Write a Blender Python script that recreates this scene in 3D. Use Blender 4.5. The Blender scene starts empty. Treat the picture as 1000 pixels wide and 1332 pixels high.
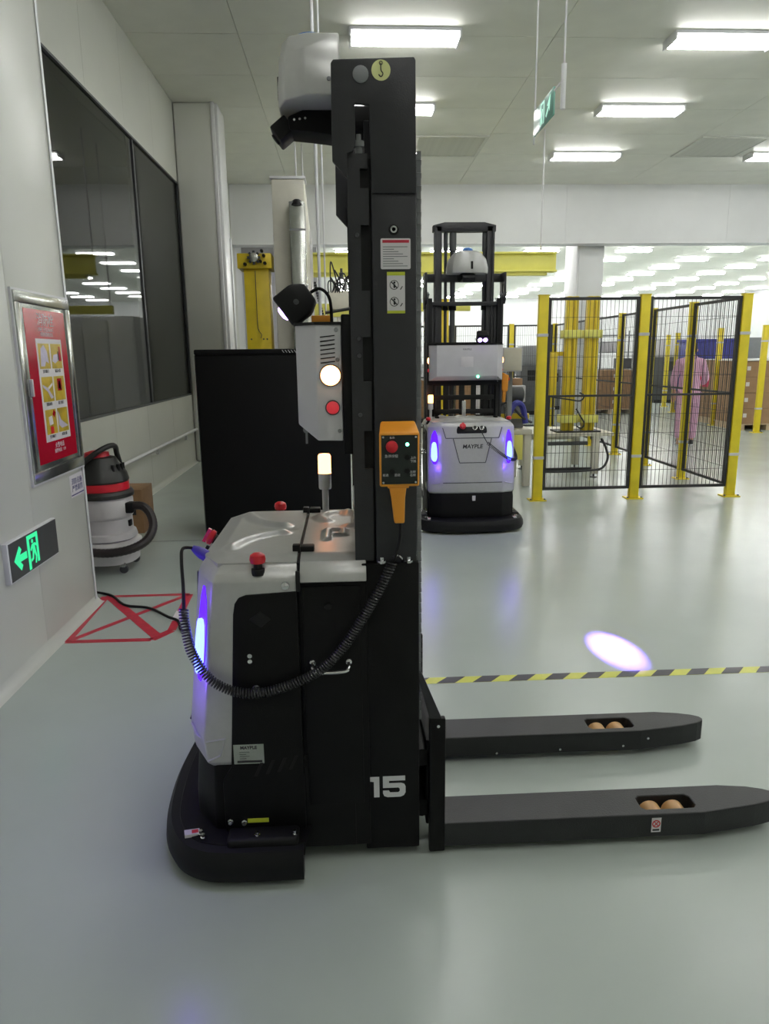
import bpy, bmesh, math, random
from mathutils import Vector, Matrix
random.seed(7)
PI = math.pi
S = bpy.context.scene
COL = S.collection

# ------------------------------------------------------------------ camera
cam_d = bpy.data.cameras.new('camera')
cam_d.sensor_fit = 'HORIZONTAL'; cam_d.sensor_width = 36.0; cam_d.lens = 36.0 * 0.928
cam_d.clip_start = 0.05; cam_d.clip_end = 200
cam = bpy.data.objects.new('camera', cam_d); COL.objects.link(cam)
right = Vector((0.99855117, -0.05256194, -0.01152415))
up = Vector((0.0225051, 0.21340148, 0.97670534))
fwd = Vector((0.04887826, 0.97554962, -0.21427521))
cam.matrix_world = Matrix(((right.x, up.x, -fwd.x, 0), (right.y, up.y, -fwd.y, 0), (right.z, up.z, -fwd.z, 1.55), (0, 0, 0, 1)))
S.camera = cam

# ------------------------------------------------------------------ world, exposure
wd = bpy.data.worlds.new('world'); S.world = wd; wd.use_nodes = True
wd.node_tree.nodes['Background'].inputs[0].default_value = (0.75, 0.8, 0.85, 1)
wd.node_tree.nodes['Background'].inputs[1].default_value = 0.2
S.view_settings.view_transform = 'Standard'; S.view_settings.look = 'None'
S.view_settings.gamma = 1.0; S.view_settings.use_curve_mapping = False
S.view_settings.exposure = 0.0
S.cycles.use_denoising = True
LAMP_NEAR = 34.0        # emission of the ceiling lamps
LAMP_FAR = 52.0

# ------------------------------------------------------------------ materials
def lin(c):
    return tuple((x / 12.92 if x <= 0.04045 else ((x + 0.055) / 1.055) ** 2.4) for x in (v / 255.0 for v in c)) + (1.0,)
_mats = {}
def mat(name, rgb, rough=0.5, metal=0.0, noise=0.06, scale=12.0, bump=0.0, bscale=60.0, spec=0.5, coat=0.0, rvar=0.0, trans=0.0):
    if name in _mats: return _mats[name]
    m = bpy.data.materials.new(name); m.use_nodes = True
    nt = m.node_tree; b = nt.nodes['Principled BSDF']
    tc = nt.nodes.new('ShaderNodeTexCoord')
    c = lin(rgb)
    if noise > 0 or rvar > 0:
        nz = nt.nodes.new('ShaderNodeTexNoise'); nz.inputs['Scale'].default_value = scale; nz.inputs['Detail'].default_value = 4
        nt.links.new(tc.outputs['Object'], nz.inputs['Vector'])
    if noise > 0:
        r = nt.nodes.new('ShaderNodeValToRGB')
        r.color_ramp.elements[0].position = 0.3; r.color_ramp.elements[1].position = 0.7
        r.color_ramp.elements[0].color = tuple(max(0, v * (1 - noise)) for v in c[:3]) + (1,)
        r.color_ramp.elements[1].color = tuple(min(1, v * (1 + noise)) for v in c[:3]) + (1,)
        nt.links.new(nz.outputs['Fac'], r.inputs['Fac']); nt.links.new(r.outputs['Color'], b.inputs['Base Color'])
    else:
        b.inputs['Base Color'].default_value = c
    b.inputs['Roughness'].default_value = rough; b.inputs['Metallic'].default_value = metal
    if rvar > 0:
        mr = nt.nodes.new('ShaderNodeMapRange'); mr.inputs['To Min'].default_value = max(0.02, rough - rvar); mr.inputs['To Max'].default_value = rough + rvar
        nt.links.new(nz.outputs['Fac'], mr.inputs['Value']); nt.links.new(mr.outputs['Result'], b.inputs['Roughness'])
    b.inputs['Specular IOR Level'].default_value = spec
    if coat: b.inputs['Coat Weight'].default_value = coat; b.inputs['Coat Roughness'].default_value = 0.1
    if trans: b.inputs['Transmission Weight'].default_value = trans
    if bump > 0:
        n2 = nt.nodes.new('ShaderNodeTexNoise'); n2.inputs['Scale'].default_value = bscale; n2.inputs['Detail'].default_value = 3
        nt.links.new(tc.outputs['Object'], n2.inputs['Vector'])
        bp = nt.nodes.new('ShaderNodeBump'); bp.inputs['Strength'].default_value = bump; bp.inputs['Distance'].default_value = 0.01
        nt.links.new(n2.outputs['Fac'], bp.inputs['Height']); nt.links.new(bp.outputs['Normal'], b.inputs['Normal'])
    _mats[name] = m
    return m
def emit(name, rgb, strength):
    if name in _mats: return _mats[name]
    m = bpy.data.materials.new(name); m.use_nodes = True
    b = m.node_tree.nodes['Principled BSDF']
    b.inputs['Base Color'].default_value = (0.03, 0.03, 0.03, 1)
    b.inputs['Emission Color'].default_value = tuple(rgb) + (1,)
    b.inputs['Emission Strength'].default_value = strength
    _mats[name] = m
    return m

M_floor = mat('epoxy_floor', (180, 189, 183), 0.25, noise=0.04, scale=1.3, bump=0.035, bscale=5.0, spec=0.55, rvar=0.05)
M_ceil = mat('ceiling_panel_paint', (226, 226, 218), 0.6, noise=0.03, scale=3)
M_wall = mat('clean_wall_panel', (205, 206, 198), 0.34, noise=0.02, scale=2)
M_soffit = mat('soffit_panel', (214, 215, 216), 0.45, noise=0.03, scale=1.5)
M_part = mat('partition_panel', (176, 174, 178), 0.5, noise=0.03, scale=2)
M_hall = mat('hall_wall', (225, 226, 226), 0.5, noise=0.03, scale=2)
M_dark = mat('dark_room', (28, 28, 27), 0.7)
M_lampw = mat('lamp_housing', (225, 226, 228), 0.4, noise=0.02)
M_lamp_n = emit('lamp_tube', (1.0, 1.0, 0.97), LAMP_NEAR)
M_lamp_f = emit('lamp_tube_far', (1.0, 1.0, 0.98), LAMP_FAR)
M_black = mat('black_powder_coat', (11, 11, 12), 0.5, noise=0.12, scale=30, bump=0.12, bscale=350, spec=0.2)
M_blackm = mat('black_matte_plastic', (12, 12, 13), 0.55, noise=0.1, spec=0.35)
M_slot = mat('dark_recess', (9, 9, 10), 0.7, noise=0.05)
M_mast = mat('mast_paint', (38, 38, 42), 0.45, noise=0.08, scale=20, bump=0.08, bscale=300)
M_fork = mat('fork_paint', (32, 33, 35), 0.5, noise=0.25, scale=9, bump=0.15, bscale=200)
M_cord = mat('cord_rubber', (34, 34, 36), 0.3, noise=0.05, spec=0.7)
M_rubber = mat('black_rubber', (15, 16, 17), 0.55, spec=0.3, noise=0.2, scale=25)
M_silver = mat('silver_body_paint', (188, 188, 186), 0.34, metal=0.35, noise=0.03, scale=40)
M_white = mat('white_paint', (222, 222, 224), 0.4, noise=0.03)
M_lgrey = mat('light_grey_metal', (205, 203, 206), 0.4, noise=0.03)
M_grey = mat('grey_metal', (128, 130, 132), 0.45, noise=0.06)
M_dgrey = mat('dark_grey_metal', (72, 74, 76), 0.5, noise=0.08)
M_chrome = mat('chrome', (210, 210, 212), 0.15, metal=1.0, noise=0.02)
M_steel = mat('brushed_steel', (176, 178, 172), 0.22, metal=0.9, noise=0.08, scale=18, rvar=0.06)
M_yel = mat('safety_yellow', (234, 212, 44), 0.42, noise=0.06, scale=8)
M_yel2 = mat('machine_yellow', (224, 196, 40), 0.45, noise=0.08, scale=6)
M_yelp = mat('gantry_yellow_glare', (236, 230, 120), 0.5, noise=0.05, scale=4)  # yellow paled to put the background glare into the colour
M_orange = mat('orange_plastic', (240, 158, 42), 0.4, noise=0.03)
M_red = mat('red_plastic', (214, 34, 48), 0.3, noise=0.03)
M_redt = mat('red_tape', (196, 48, 68), 0.4, noise=0.1, scale=20)
M_redp = mat('poster_red', (176, 20, 44), 0.22, noise=0.06, scale=6)
M_ytape = mat('yellow_tape', (216, 218, 92), 0.4, noise=0.06, scale=14)
M_ktape = mat('black_tape', (52, 50, 58), 0.4, noise=0.2, scale=10)
M_mustard = mat('poster_mustard', (196, 168, 52), 0.3, noise=0.2, scale=18)
M_lilac = mat('poster_lilac', (205, 198, 220), 0.3, noise=0.1, scale=30)
M_tan = mat('roller_polyurethane', (196, 152, 100), 0.4, noise=0.08)
M_card = mat('cardboard', (160, 128, 98), 0.75, noise=0.08, scale=6)
M_card2 = mat('cardboard_brown', (146, 112, 78), 0.75, noise=0.12, scale=9)
M_wood = mat('pallet_wood', (196, 176, 146), 0.75, noise=0.15, scale=9)
M_pink = mat('pink_fabric', (226, 178, 208), 0.8, noise=0.06, bump=0.3, bscale=25)
M_pinkd = mat('lilac_fabric', (176, 136, 178), 0.8, noise=0.08)
M_skin = mat('skin', (214, 166, 140), 0.55, noise=0.05)
M_hair = mat('dark_hair', (40, 34, 36), 0.6, noise=0.2, scale=60)
M_cred = mat('red_board', (214, 70, 104), 0.5)
M_blue = mat('blue_plastic', (58, 62, 150), 0.5, noise=0.08)
M_bluec = mat('blue_cover', (70, 128, 205), 0.35, noise=0.05)
M_plug_lit = mat('plug_led_tint', (74, 58, 170), 0.4)  # violet stands for the blue LED light falling on the plug
M_wire = mat('black_wire_paint', (46, 46, 48), 0.5)
M_cream = mat('cream_paint', (214, 210, 196), 0.5, noise=0.03)
M_vac = mat('vacuum_white_plastic', (208, 204, 204), 0.35, noise=0.03)
M_vacb = mat('vacuum_black_plastic', (44, 44, 42), 0.4, noise=0.06)
M_hose = mat('ribbed_hose', (48, 42, 42), 0.45, noise=0.1)
M_board = mat('grey_blind', (112, 112, 108), 0.6, noise=0.04)
M_ink = mat('ink_black', (32, 32, 36), 0.5)
M_inkb = mat('ink_blue', (58, 58, 120), 0.5)
M_paper = mat('white_label', (224, 220, 222), 0.45, noise=0.02)
M_vent = mat('vent_grille', (205, 205, 198), 0.5)
M_greenl = mat('lime_label', (196, 206, 58), 0.4)
M_pale = mat('pale_yellow_label', (226, 228, 160), 0.4)
M_pcb = mat('panel_membrane', (18, 26, 24), 0.25)
M_signface = mat('sign_face_grey', (70, 70, 70), 0.4)
E_green = emit('sign_green', (0.03, 0.9, 0.36), 1.0)
E_mint = emit('sign_mint', (0.45, 0.95, 0.75), 0.9)
M_signglass = mat('sign_acrylic', (120, 176, 158), 0.25)
E_led = emit('status_led_core', (0.07, 0.105, 1.0), 9.0)
E_lens = emit('status_led_lens', (0.1, 0.002, 1.0), 1.5)
E_spot = emit('spot_lens', (0.55, 0.35, 1.0), 6.0)
E_amber = emit('amber_lamp', (1.0, 0.42, 0.16), 9.0)
E_amber2 = emit('beacon_lamp', (1.0, 0.35, 0.12), 7.0)
E_redl = emit('red_lamp', (0.9, 0.03, 0.05), 0.5)
E_gled = emit('green_led', (0.12, 1.0, 0.45), 10.0)
M_glass = None
def glass_mat():
    m = bpy.data.materials.new('window_glass'); m.use_nodes = True
    b = m.node_tree.nodes['Principled BSDF']
    b.inputs['Base Color'].default_value = (0.35, 0.37, 0.36, 1); b.inputs['Roughness'].default_value = 0.02
    b.inputs['Transmission Weight'].default_value = 1.0; b.inputs['IOR'].default_value = 1.24
    return m
M_glass = glass_mat()

# ------------------------------------------------------------------ mesh helpers
class MB:
    def __init__(s): s.v = []; s.f = []
    def add(s, vs, fs):
        o = len(s.v); s.v += [tuple(v) for v in vs]; s.f += [tuple(i + o for i in f) for f in fs]; return s
    def box(s, x0, x1, y0, y1, z0, z1):
        return s.add([(x0, y0, z0), (x1, y0, z0), (x1, y1, z0), (x0, y1, z0), (x0, y0, z1), (x1, y0, z1), (x1, y1, z1), (x0, y1, z1)],
                     [(0, 3, 2, 1), (4, 5, 6, 7), (0, 1, 5, 4), (1, 2, 6, 5), (2, 3, 7, 6), (3, 0, 4, 7)])
    def prism(s, poly, axis, a, b):
        n = len(poly)
        def P(p, t):
            return (t, p[0], p[1]) if axis == 'x' else (p[0], t, p[1]) if axis == 'y' else (p[0], p[1], t)
        vs = [P(p, a) for p in poly] + [P(p, b) for p in poly]
        fs = [tuple(range(n - 1, -1, -1)), tuple(range(n, 2 * n))] + [(i, (i + 1) % n, n + (i + 1) % n, n + i) for i in range(n)]
        return s.add(vs, fs)
    def loft(s, rings, cap=True):
        n = len(rings[0]); vs = [p for r in rings for p in r]; fs = []
        for k in range(len(rings) - 1):
            for i in range(n):
                j = (i + 1) % n; fs.append((k * n + i, k * n + j, (k + 1) * n + j, (k + 1) * n + i))
        if cap: fs += [tuple(range(n - 1, -1, -1)), tuple((len(rings) - 1) * n + i for i in range(n))]
        return s.add(vs, fs)
    def lathe(s, prof, c, n=20, axis='z', cap=True):
        rings = []
        for r, t in prof:
            ring = []
            for i in range(n):
                a = 2 * PI * i / n; u, w = r * math.cos(a), r * math.sin(a)
                ring.append((c[0] + u, c[1] + w, c[2] + t) if axis == 'z' else (c[0] + t, c[1] + u, c[2] + w) if axis == 'x' else (c[0] + w, c[1] + t, c[2] + u))
            rings.append(ring)
        return s.loft(rings, cap)
    def tube(s, pts, r, n=8, closed=False):
        pts = [Vector(p) for p in pts]; m = len(pts); rings = []; prev = None
        for i, p in enumerate(pts):
            if closed: t = pts[(i + 1) % m] - pts[i - 1]
            else: t = pts[min(i + 1, m - 1)] - pts[max(i - 1, 0)]
            t.normalize()
            if prev is None:
                a = Vector((0, 0, 1)) if abs(t.z) < 0.9 else Vector((1, 0, 0)); nx = t.cross(a).normalized()
            else:
                nx = (prev - t * prev.dot(t)).normalized()
            prev = nx; ny = t.cross(nx)
            rr = r[i] if isinstance(r, (list, tuple)) else r
            rings.append([tuple(p + nx * rr * math.cos(2 * PI * k / n) + ny * rr * math.sin(2 * PI * k / n)) for k in range(n)])
        if closed:
            rings.append(rings[0]); return s.loft(rings, False)
        return s.loft(rings, True)
    def xform(s, mtx):
        s.v = [tuple(mtx @ Vector(v)) for v in s.v]; return s
def spline(pts, n=8):
    P = [Vector(p) for p in pts]; out = []
    for i in range(len(P) - 1):
        p0, p1, p2, p3 = P[max(i - 1, 0)], P[i], P[i + 1], P[min(i + 2, len(P) - 1)]
        for k in range(n):
            t = k / n
            out.append(0.5 * ((2 * p1) + (p2 - p0) * t + (2 * p0 - 5 * p1 + 4 * p2 - p3) * t * t + (3 * p1 - p0 - 3 * p2 + p3) * t ** 3))
    out.append(P[-1]); return out
def coil(path, r, wire, turns, n=5, per=12):
    P = [Vector(p) for p in path]; L = [0.0]
    for a, b in zip(P, P[1:]): L.append(L[-1] + (b - a).length)
    def at(d):
        for i in range(len(P) - 1):
            if d <= L[i + 1] or i == len(P) - 2:
                t = (d - L[i]) / max(1e-9, L[i + 1] - L[i]); return P[i].lerp(P[i + 1], t), (P[i + 1] - P[i]).normalized()
    pts = []; N = turns * per; prev = None
    for k in range(N + 1):
        p, t = at(L[-1] * k / N)
        if prev is None: prev = t.cross(Vector((0, 1, 0.01))).normalized()
        nx = (prev - t * prev.dot(t)).normalized(); prev = nx; ny = t.cross(nx); a = 2 * PI * k / per
        pts.append(p + nx * r * math.cos(a) + ny * r * math.sin(a))
    return MB().tube(pts, wire, n)

def mesh_of(name, mb, bevel=0.0, seg=2, smooth=True):
    me = bpy.data.meshes.new(name)
    bm = bmesh.new()
    vs = [bm.verts.new(v) for v in mb.v]
    for f in mb.f:
        try: bm.faces.new([vs[i] for i in f])
        except ValueError: pass
    bmesh.ops.recalc_face_normals(bm, faces=bm.faces)
    if bevel > 0:
        es = [e for e in bm.edges if len(e.link_faces) == 2 and e.calc_face_angle(0) > 0.5]
        bmesh.ops.bevel(bm, geom=es, offset=bevel, segments=seg, profile=0.5, affect='EDGES', clamp_overlap=True)
    if smooth:
        for f in bm.faces: f.smooth = True
        for e in bm.edges:
            if len(e.link_faces) == 2 and e.calc_face_angle(0) > 0.6: e.smooth = False
    bm.to_mesh(me); bm.free()
    return me
def obj(name, mb, m, parent=None, bevel=0.0, seg=2, smooth=True, label=None, kind=None):
    me = mesh_of(name, mb, bevel, seg, smooth); me.materials.append(m)
    o = bpy.data.objects.new(name, me); COL.objects.link(o)
    if parent is not None: o.parent = parent
    if label: o['label'] = label
    if kind: o['kind'] = kind
    return o
def tag(o, label, cat, group=None):
    o['label'] = label; o['category'] = cat
    if group: o['group'] = group
    return o
def thing(name, label, cat, loc=(0, 0, 0), rotz=0.0, group=None):
    o = bpy.data.objects.new(name, None); COL.objects.link(o); o.empty_display_size = 0.1
    o.location = loc; o.rotation_euler = (0, 0, rotz)
    return tag(o, label, cat, group)
def struct(name, mb, m, parent=None, **k):
    o = obj(name, mb, m, parent, **k)
    if parent is None: o['kind'] = 'structure'
    return o
def sempty(name):
    o = bpy.data.objects.new(name, None); COL.objects.link(o); o['kind'] = 'structure'; return o
def copy_tree(o, parent=None):
    c = o.copy(); COL.objects.link(c)
    if parent is not None: c.parent = parent
    for ch in list(o.children): copy_tree(ch, c)
    return c
def lettering(name, txt, m, parent, origin, rx, uy, size, align='CENTER', thick=0.0004, bold=0.0, shear=0.0, sx=1.0):
    cu = bpy.data.curves.new(name, 'FONT'); cu.body = txt; cu.size = size; cu.align_x = align; cu.align_y = 'CENTER'
    cu.resolution_u = 2; cu.extrude = thick; cu.offset = bold; cu.shear = shear; cu.space_line = 1.0
    tmp = bpy.data.objects.new('t', cu); COL.objects.link(tmp)
    bpy.context.view_layer.update()
    me = bpy.data.meshes.new_from_object(tmp.evaluated_get(bpy.context.evaluated_depsgraph_get()))
    bpy.data.objects.remove(tmp); bpy.data.curves.remove(cu)
    rx = Vector(rx).normalized(); uy = Vector(uy).normalized(); nz = rx.cross(uy)
    o3 = Vector(origin)
    for v in me.vertices:
        p = v.co.copy(); v.co = o3 + rx * p.x * sx + uy * p.y + nz * (p.z + thick)
    me.name = name; me.materials.clear(); me.materials.append(m)
    o = bpy.data.objects.new(name, me); COL.objects.link(o)
    if parent is not None: o.parent = parent
    return o
def rrect(x0, x1, y0, y1, r, n=4):
    out = []
    for cx, cy, a0 in ((x1 - r, y1 - r, 0), (x0 + r, y1 - r, PI / 2), (x0 + r, y0 + r, PI), (x1 - r, y0 + r, 3 * PI / 2)):
        for i in range(n + 1):
            a = a0 + PI / 2 * i / n; out.append((cx + r * math.cos(a), cy + r * math.sin(a)))
    return out
def ring2(cx, cy, r0, r1, n=20):
    """flat ring as quads list in 2D for stickers"""
    return [((cx + r0 * math.cos(2 * PI * i / n), cy + r0 * math.sin(2 * PI * i / n)), (cx + r1 * math.cos(2 * PI * i / n), cy + r1 * math.sin(2 * PI * i / n))) for i in range(n)]
def flat_ring(mb, cx, cz, r0, r1, y, n=20, t=0.0006):
    R = ring2(cx, cz, r0, r1, n)
    for i in range(n):
        a, b = R[i]; c, d = R[(i + 1) % n]
        mb.prism([a, b, d, c], 'y', y, y - t)
    return mb

# ================================================================== STRUCTURE
CZ = 5.0           # ceiling height
XW = -2.32         # wall with the window
XN = -1.66         # nearer wall that carries the hydrant cabinet
YS = 15.8          # soffit beam
YF = 47.0          # far end of the hall behind
XR = 24.0
floor = struct('floor', MB().box(-6, XR, -5, YF, -0.1, 0), M_floor, smooth=False)
struct('trim_1', MB().box(-2.32, -0.02, 6.075, 6.083, -0.01, 0.002), M_grey, smooth=False)

ceil = sempty('ceiling')
ys = [8.8 + 1.18 * k for k in range(-12, 6)] + [YS]
xs = [-2.32, -1.1, 2.4, 5.9, 9.4, 12.9, 16.4, 20, XR]
pm = {}
for i in range(len(ys) - 1):
    for j in range(len(xs) - 1):
        w, d = round(xs[j + 1] - xs[j], 3), round(ys[i + 1] - ys[i], 3)
        if (w, d) not in pm:
            pm[(w, d)] = mesh_of('ceiling_panel', MB().box(0.003, w - 0.003, 0.003, d - 0.003, 0, 0.06), smooth=False); pm[(w, d)].materials.append(M_ceil)
        o = bpy.data.objects.new('ceiling_panel', pm[(w, d)]); COL.objects.link(o); o.parent = ceil; o.location = (xs[j], ys[i], CZ)
obj('backing', MB().box(-6, XR, -5, YF, CZ + 0.06, CZ + 0.16), M_ceil, ceil, smooth=False)
obj('far_ceiling', MB().box(-2.32, XR, YS + 0.4, YF, CZ, CZ + 0.06), M_ceil, ceil, smooth=False)

# near wall (left): panels with joints and a coved foot
wn = sempty('wall_left')
for a, b in ((-5.0, -2.3), (-2.3, -1.1), (-1.1, 0.1), (0.1, 1.3), (1.3, 2.5), (2.5, 3.745)):
    obj('wall_panel', MB().box(XN - 0.06, XN, a + 0.002, b - 0.002, 0, CZ), M_wall, wn, smooth=False)
obj('wall_panel', MB().box(XW - 0.2, XN, 3.749, 4.52, 0, CZ), M_wall, wn, bevel=0.012, seg=2)
obj('wall_core', MB().box(XW - 0.2, XN - 0.06, -5, 3.749, 0, CZ), M_wall, wn, smooth=False)
obj('corner_trim', MB().prism([(XN - 0.03, 4.52), (XN + 0.006, 4.49), (XN + 0.006, 4.52), (XN - 0.004, 4.53), (XN - 0.03, 4.53)], 'z', 0, CZ), M_white, wn, smooth=False)
def cove(x, y0, y1):
    pts = [(x, 0.0)]
    for i in range(5):
        a = PI / 2 * i / 4; pts.append((x + 0.05 - 0.05 * math.sin(a), 0.05 - 0.05 * math.cos(a)))
    return [(x - 0.02, 0.0), (x + 0.05, 0.0)] + [(x + 0.05 * (1 - math.sin(PI / 2 * i / 4)), 0.05 * (1 - math.cos(PI / 2 * i / 4))) for i in range(1, 5)] + [(x - 0.02, 0.05)]
struct('baseboard_left', MB().prism(cove(XN, 0, 0), 'y', -5, 4.535), M_wall, smooth=True)

# window wall
ww = sempty('wall_left_far')
WY0, WY1, WZ0, WZ1 = 4.70, 10.99, 1.02, 3.952
ybr = [4.52, 6.1, 7.3, 8.5, 9.7, 10.95]
for a, b in zip(ybr, ybr[1:]):
    obj('wall_panel', MB().box(XW - 0.06, XW, a + 0.002, b - 0.002, 0, WZ0), M_wall, ww, smooth=False)
    obj('wall_panel', MB().box(XW - 0.06, XW, a + 0.002, b - 0.002, WZ1, CZ), M_wall, ww, smooth=False)
obj('wall_panel', MB().box(XW - 0.06, XW, 4.52, WY0, WZ0, WZ1), M_wall, ww, smooth=False)
obj('wall_panel', MB().box(XW - 0.06, XW, WY1, YS + 0.4, 0, CZ), M_wall, ww, smooth=False)
struct('baseboard_left_far', MB().prism(cove(XW, 0, 0), 'y', 4.54, 10.94), M_wall)
win = sempty('window_1')
obj('glass_pane', MB().box(XW - 0.03, XW - 0.018, WY0, 8.78, WZ0, WZ1), M_glass, win, smooth=False)
obj('glass_pane', MB().box(XW - 0.03, XW - 0.018, 8.80, WY1, WZ0, WZ1), M_glass, win, smooth=False)
fr = MB()
fr.box(XW - 0.06, XW + 0.004, WY0 - 0.01, WY0 + 0.015, WZ0, WZ1).box(XW - 0.06, XW + 0.004, WY1 - 0.015, WY1 + 0.01, WZ0, WZ1)
fr.box(XW - 0.06, XW + 0.004, WY0, WY1, WZ0 - 0.01, WZ0 + 0.012).box(XW - 0.06, XW + 0.004, WY0, WY1, WZ1 - 0.012, WZ1 + 0.01)
obj('window_frame', fr, M_dgrey, win, smooth=False)
obj('mullion', MB().box(XW - 0.05, XW - 0.005, 8.775, 8.805, WZ0, WZ1), M_dgrey, win, smooth=False)
obj('grey_blind', MB().box(XW - 0.10, XW - 0.09, 8.80, WY1, WZ0 - 0.02, WZ1 + 0.02), M_board, win, smooth=False)
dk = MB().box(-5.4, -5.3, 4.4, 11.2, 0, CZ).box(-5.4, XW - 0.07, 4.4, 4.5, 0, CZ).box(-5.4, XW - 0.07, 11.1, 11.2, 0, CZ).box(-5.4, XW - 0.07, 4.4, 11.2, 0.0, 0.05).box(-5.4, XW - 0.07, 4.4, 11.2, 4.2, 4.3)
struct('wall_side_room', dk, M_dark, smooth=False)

# column at the end of the window wall
co = sempty('wall_column')
obj('wall_panel', MB().box(XW, -1.76, 10.95, 11.55, 0, CZ), M_wall, co, bevel=0.03, seg=3)
obj('corner_trim', MB().box(-1.80, -1.745, 10.93, 10.97, 0, CZ), M_white, co, bevel=0.012)
obj('side_panel', MB().box(-1.76, -1.71, 11.0, 11.55, 0, CZ), M_white, co, bevel=0.015)
obj('edge_strip', MB().box(-1.708, -1.69, 11.47, 11.55, 0, 3.3), M_white, co, bevel=0.004)

# soffit beam and the hall beyond it
so = sempty('wall_back')
xb = [-2.32, 1.2, 4.7, 8.2, 11.7, 15.2, 18.7, XR]
for a, b in zip(xb, xb[1:]):
    obj('soffit_panel', MB().box(a + 0.002, b - 0.002, YS, YS + 0.4, 3.85, CZ), M_soffit, so, smooth=False)
obj('edge_trim', MB().box(-2.32, XR, YS - 0.006, YS + 0.4, 3.83, 3.85), M_white, so, smooth=False)
struct('wall_partition', MB().box(-2.32, -0.62, 17.2, 17.4, 0, CZ), M_part, smooth=False)
struct('wall_far', MB().box(-6, XR, YF - 0.2, YF, 0, CZ), M_hall, smooth=False)
struct('wall_right', MB().box(XR, XR + 0.2, -5, YF, 0, CZ), M_hall, smooth=False)
struct('wall_front', MB().box(-6, XR, -5.2, -5.0, 0, CZ), M_wall, smooth=False)
struct('wall_left_hall', MB().box(-2.52, -2.32, 16.2, YF, 0, CZ), M_hall, smooth=False)
col2 = sempty('wall_pillar')
obj('pillar_panel', MB().box(5.14, 5.70, 16.2, 17.1, 0, CZ), M_soffit, col2, bevel=0.02)
obj('side_panel', MB().box(5.10, 5.14, 16.22, 17.08, 0, CZ), M_white, col2, bevel=0.01)  # left face made whiter to stand for the light on it

# ================================================================== CEILING LAMPS
def lamp_meshes(w, d, m):
    h = mesh_of('housing', MB().prism([(-d / 2, 0.0), (d / 2, 0.0), (d / 2 + 0.0, -0.03), (d * 0.2, -0.05), (-d * 0.2, -0.05), (-d / 2, -0.03)], 'x', -w / 2, w / 2)); h.materials.append(M_lampw)
    t = mesh_of('tube', MB().lathe([(0.0, -w / 2 + 0.02), (0.024, -w / 2 + 0.025), (0.024, w / 2 - 0.025), (0.0, w / 2 - 0.02)], (0, 0, -0.068), 8, 'x')); t.materials.append(m)
    e = mesh_of('end_cap', MB().box(-0.012, 0.012, -d / 2, d / 2, -0.09, -0.0), 0.004); e.materials.append(M_lampw)
    return h, t, e
def put(name, me, parent, loc=(0, 0, 0)):
    o = bpy.data.objects.new(name, me); COL.objects.link(o); o.parent = parent; o.location = loc; return o
hn, tn, en = lamp_meshes(1.2, 0.34, M_lamp_n)
hf, tf, ef = lamp_meshes(1.2, 0.34, M_lamp_f)
rows = {8.75: 'nearest row', 11.08: 'middle row', 13.5: 'row before the white beam'}
for X in (0.72, 4.3, 7.88, 11.5, 15.1, 18.7):
    for Y in (13.5, 11.08, 8.75, 6.4, 4.07, 1.72, -0.6):
        vis = Y in rows and X < 5
        if vis:
            lab = 'lit twin-tube ceiling lamp in the %s, %s the mast' % (rows[Y], 'behind' if X < 1 else 'right of')
        else:
            lab = 'lit white twin-tube ceiling lamp of the front room outside the view'  # unseen lamps continuing the grid, put in only to light the room
        t = thing('ceiling_lamp', lab, 'lamp', (X, Y, CZ), 0, 'ceiling lamps of the front room')
        put('housing', hn, t); put('tube', tn, t, (0, 0.1, 0)); put('tube', tn, t, (0, -0.1, 0)); put('end_cap', en, t, (0.6, 0, 0)); put('end_cap', en, t, (-0.6, 0, 0))
ORD = ['first', 'second', 'third', 'fourth', 'fifth', 'sixth', 'seventh', 'eighth', 'ninth', 'tenth', 'eleventh', 'twelfth']
for X, cl in ((0.3, 'second column left'), (3.5, 'first column left'), (6.7, 'first column right'), (9.9, 'second column right'), (13.1, 'third column right'), (16.3, 'fourth column right'), (19.6, 'fifth column right'), (22.6, 'sixth column right')):
    for k in range(12):
        Y = 18.0 + 2.42 * k
        t = thing('ceiling_lamp', 'bright far hall lamp, %s row beyond the beam, %s of the pillar' % (ORD[k], cl), 'lamp', (X, Y, CZ), 0, 'ceiling lamps of the far hall')
        put('housing', hf, t); put('tube', tf, t, (0, 0.1, 0)); put('tube', tf, t, (0, -0.1, 0))

# ceiling vents
for X, lab in ((6.52, 'square grey ceiling vent right of the lamps, near the right edge'), (1.8, 'square grey ceiling vent close beside the black mast')):
    t = thing('ceiling_vent', lab, 'vent', (X, 13.05, CZ), 0, 'square ceiling vents')
    f = MB().box(-0.6, 0.6, -0.6, -0.54, -0.02, 0).box(-0.6, 0.6, 0.54, 0.6, -0.02, 0).box(-0.6, -0.54, -0.54, 0.54, -0.02, 0).box(0.54, 0.6, -0.54, 0.54, -0.02, 0)
    obj('frame', f, M_vent, t, smooth=False)
    obj('backing', MB().box(-0.54, 0.54, -0.54, 0.54, -0.004, 0), M_grey, t, smooth=False)
    sm = mesh_of('slat', MB().prism([(-0.03, -0.004), (0.02, -0.016), (0.024, -0.013), (-0.026, -0.001)], 'x', -0.54, 0.54), smooth=False); sm.materials.append(M_vent)
    for i in range(18): put('slat', sm, t, (0, -0.51 + 0.06 * i, 0))

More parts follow.
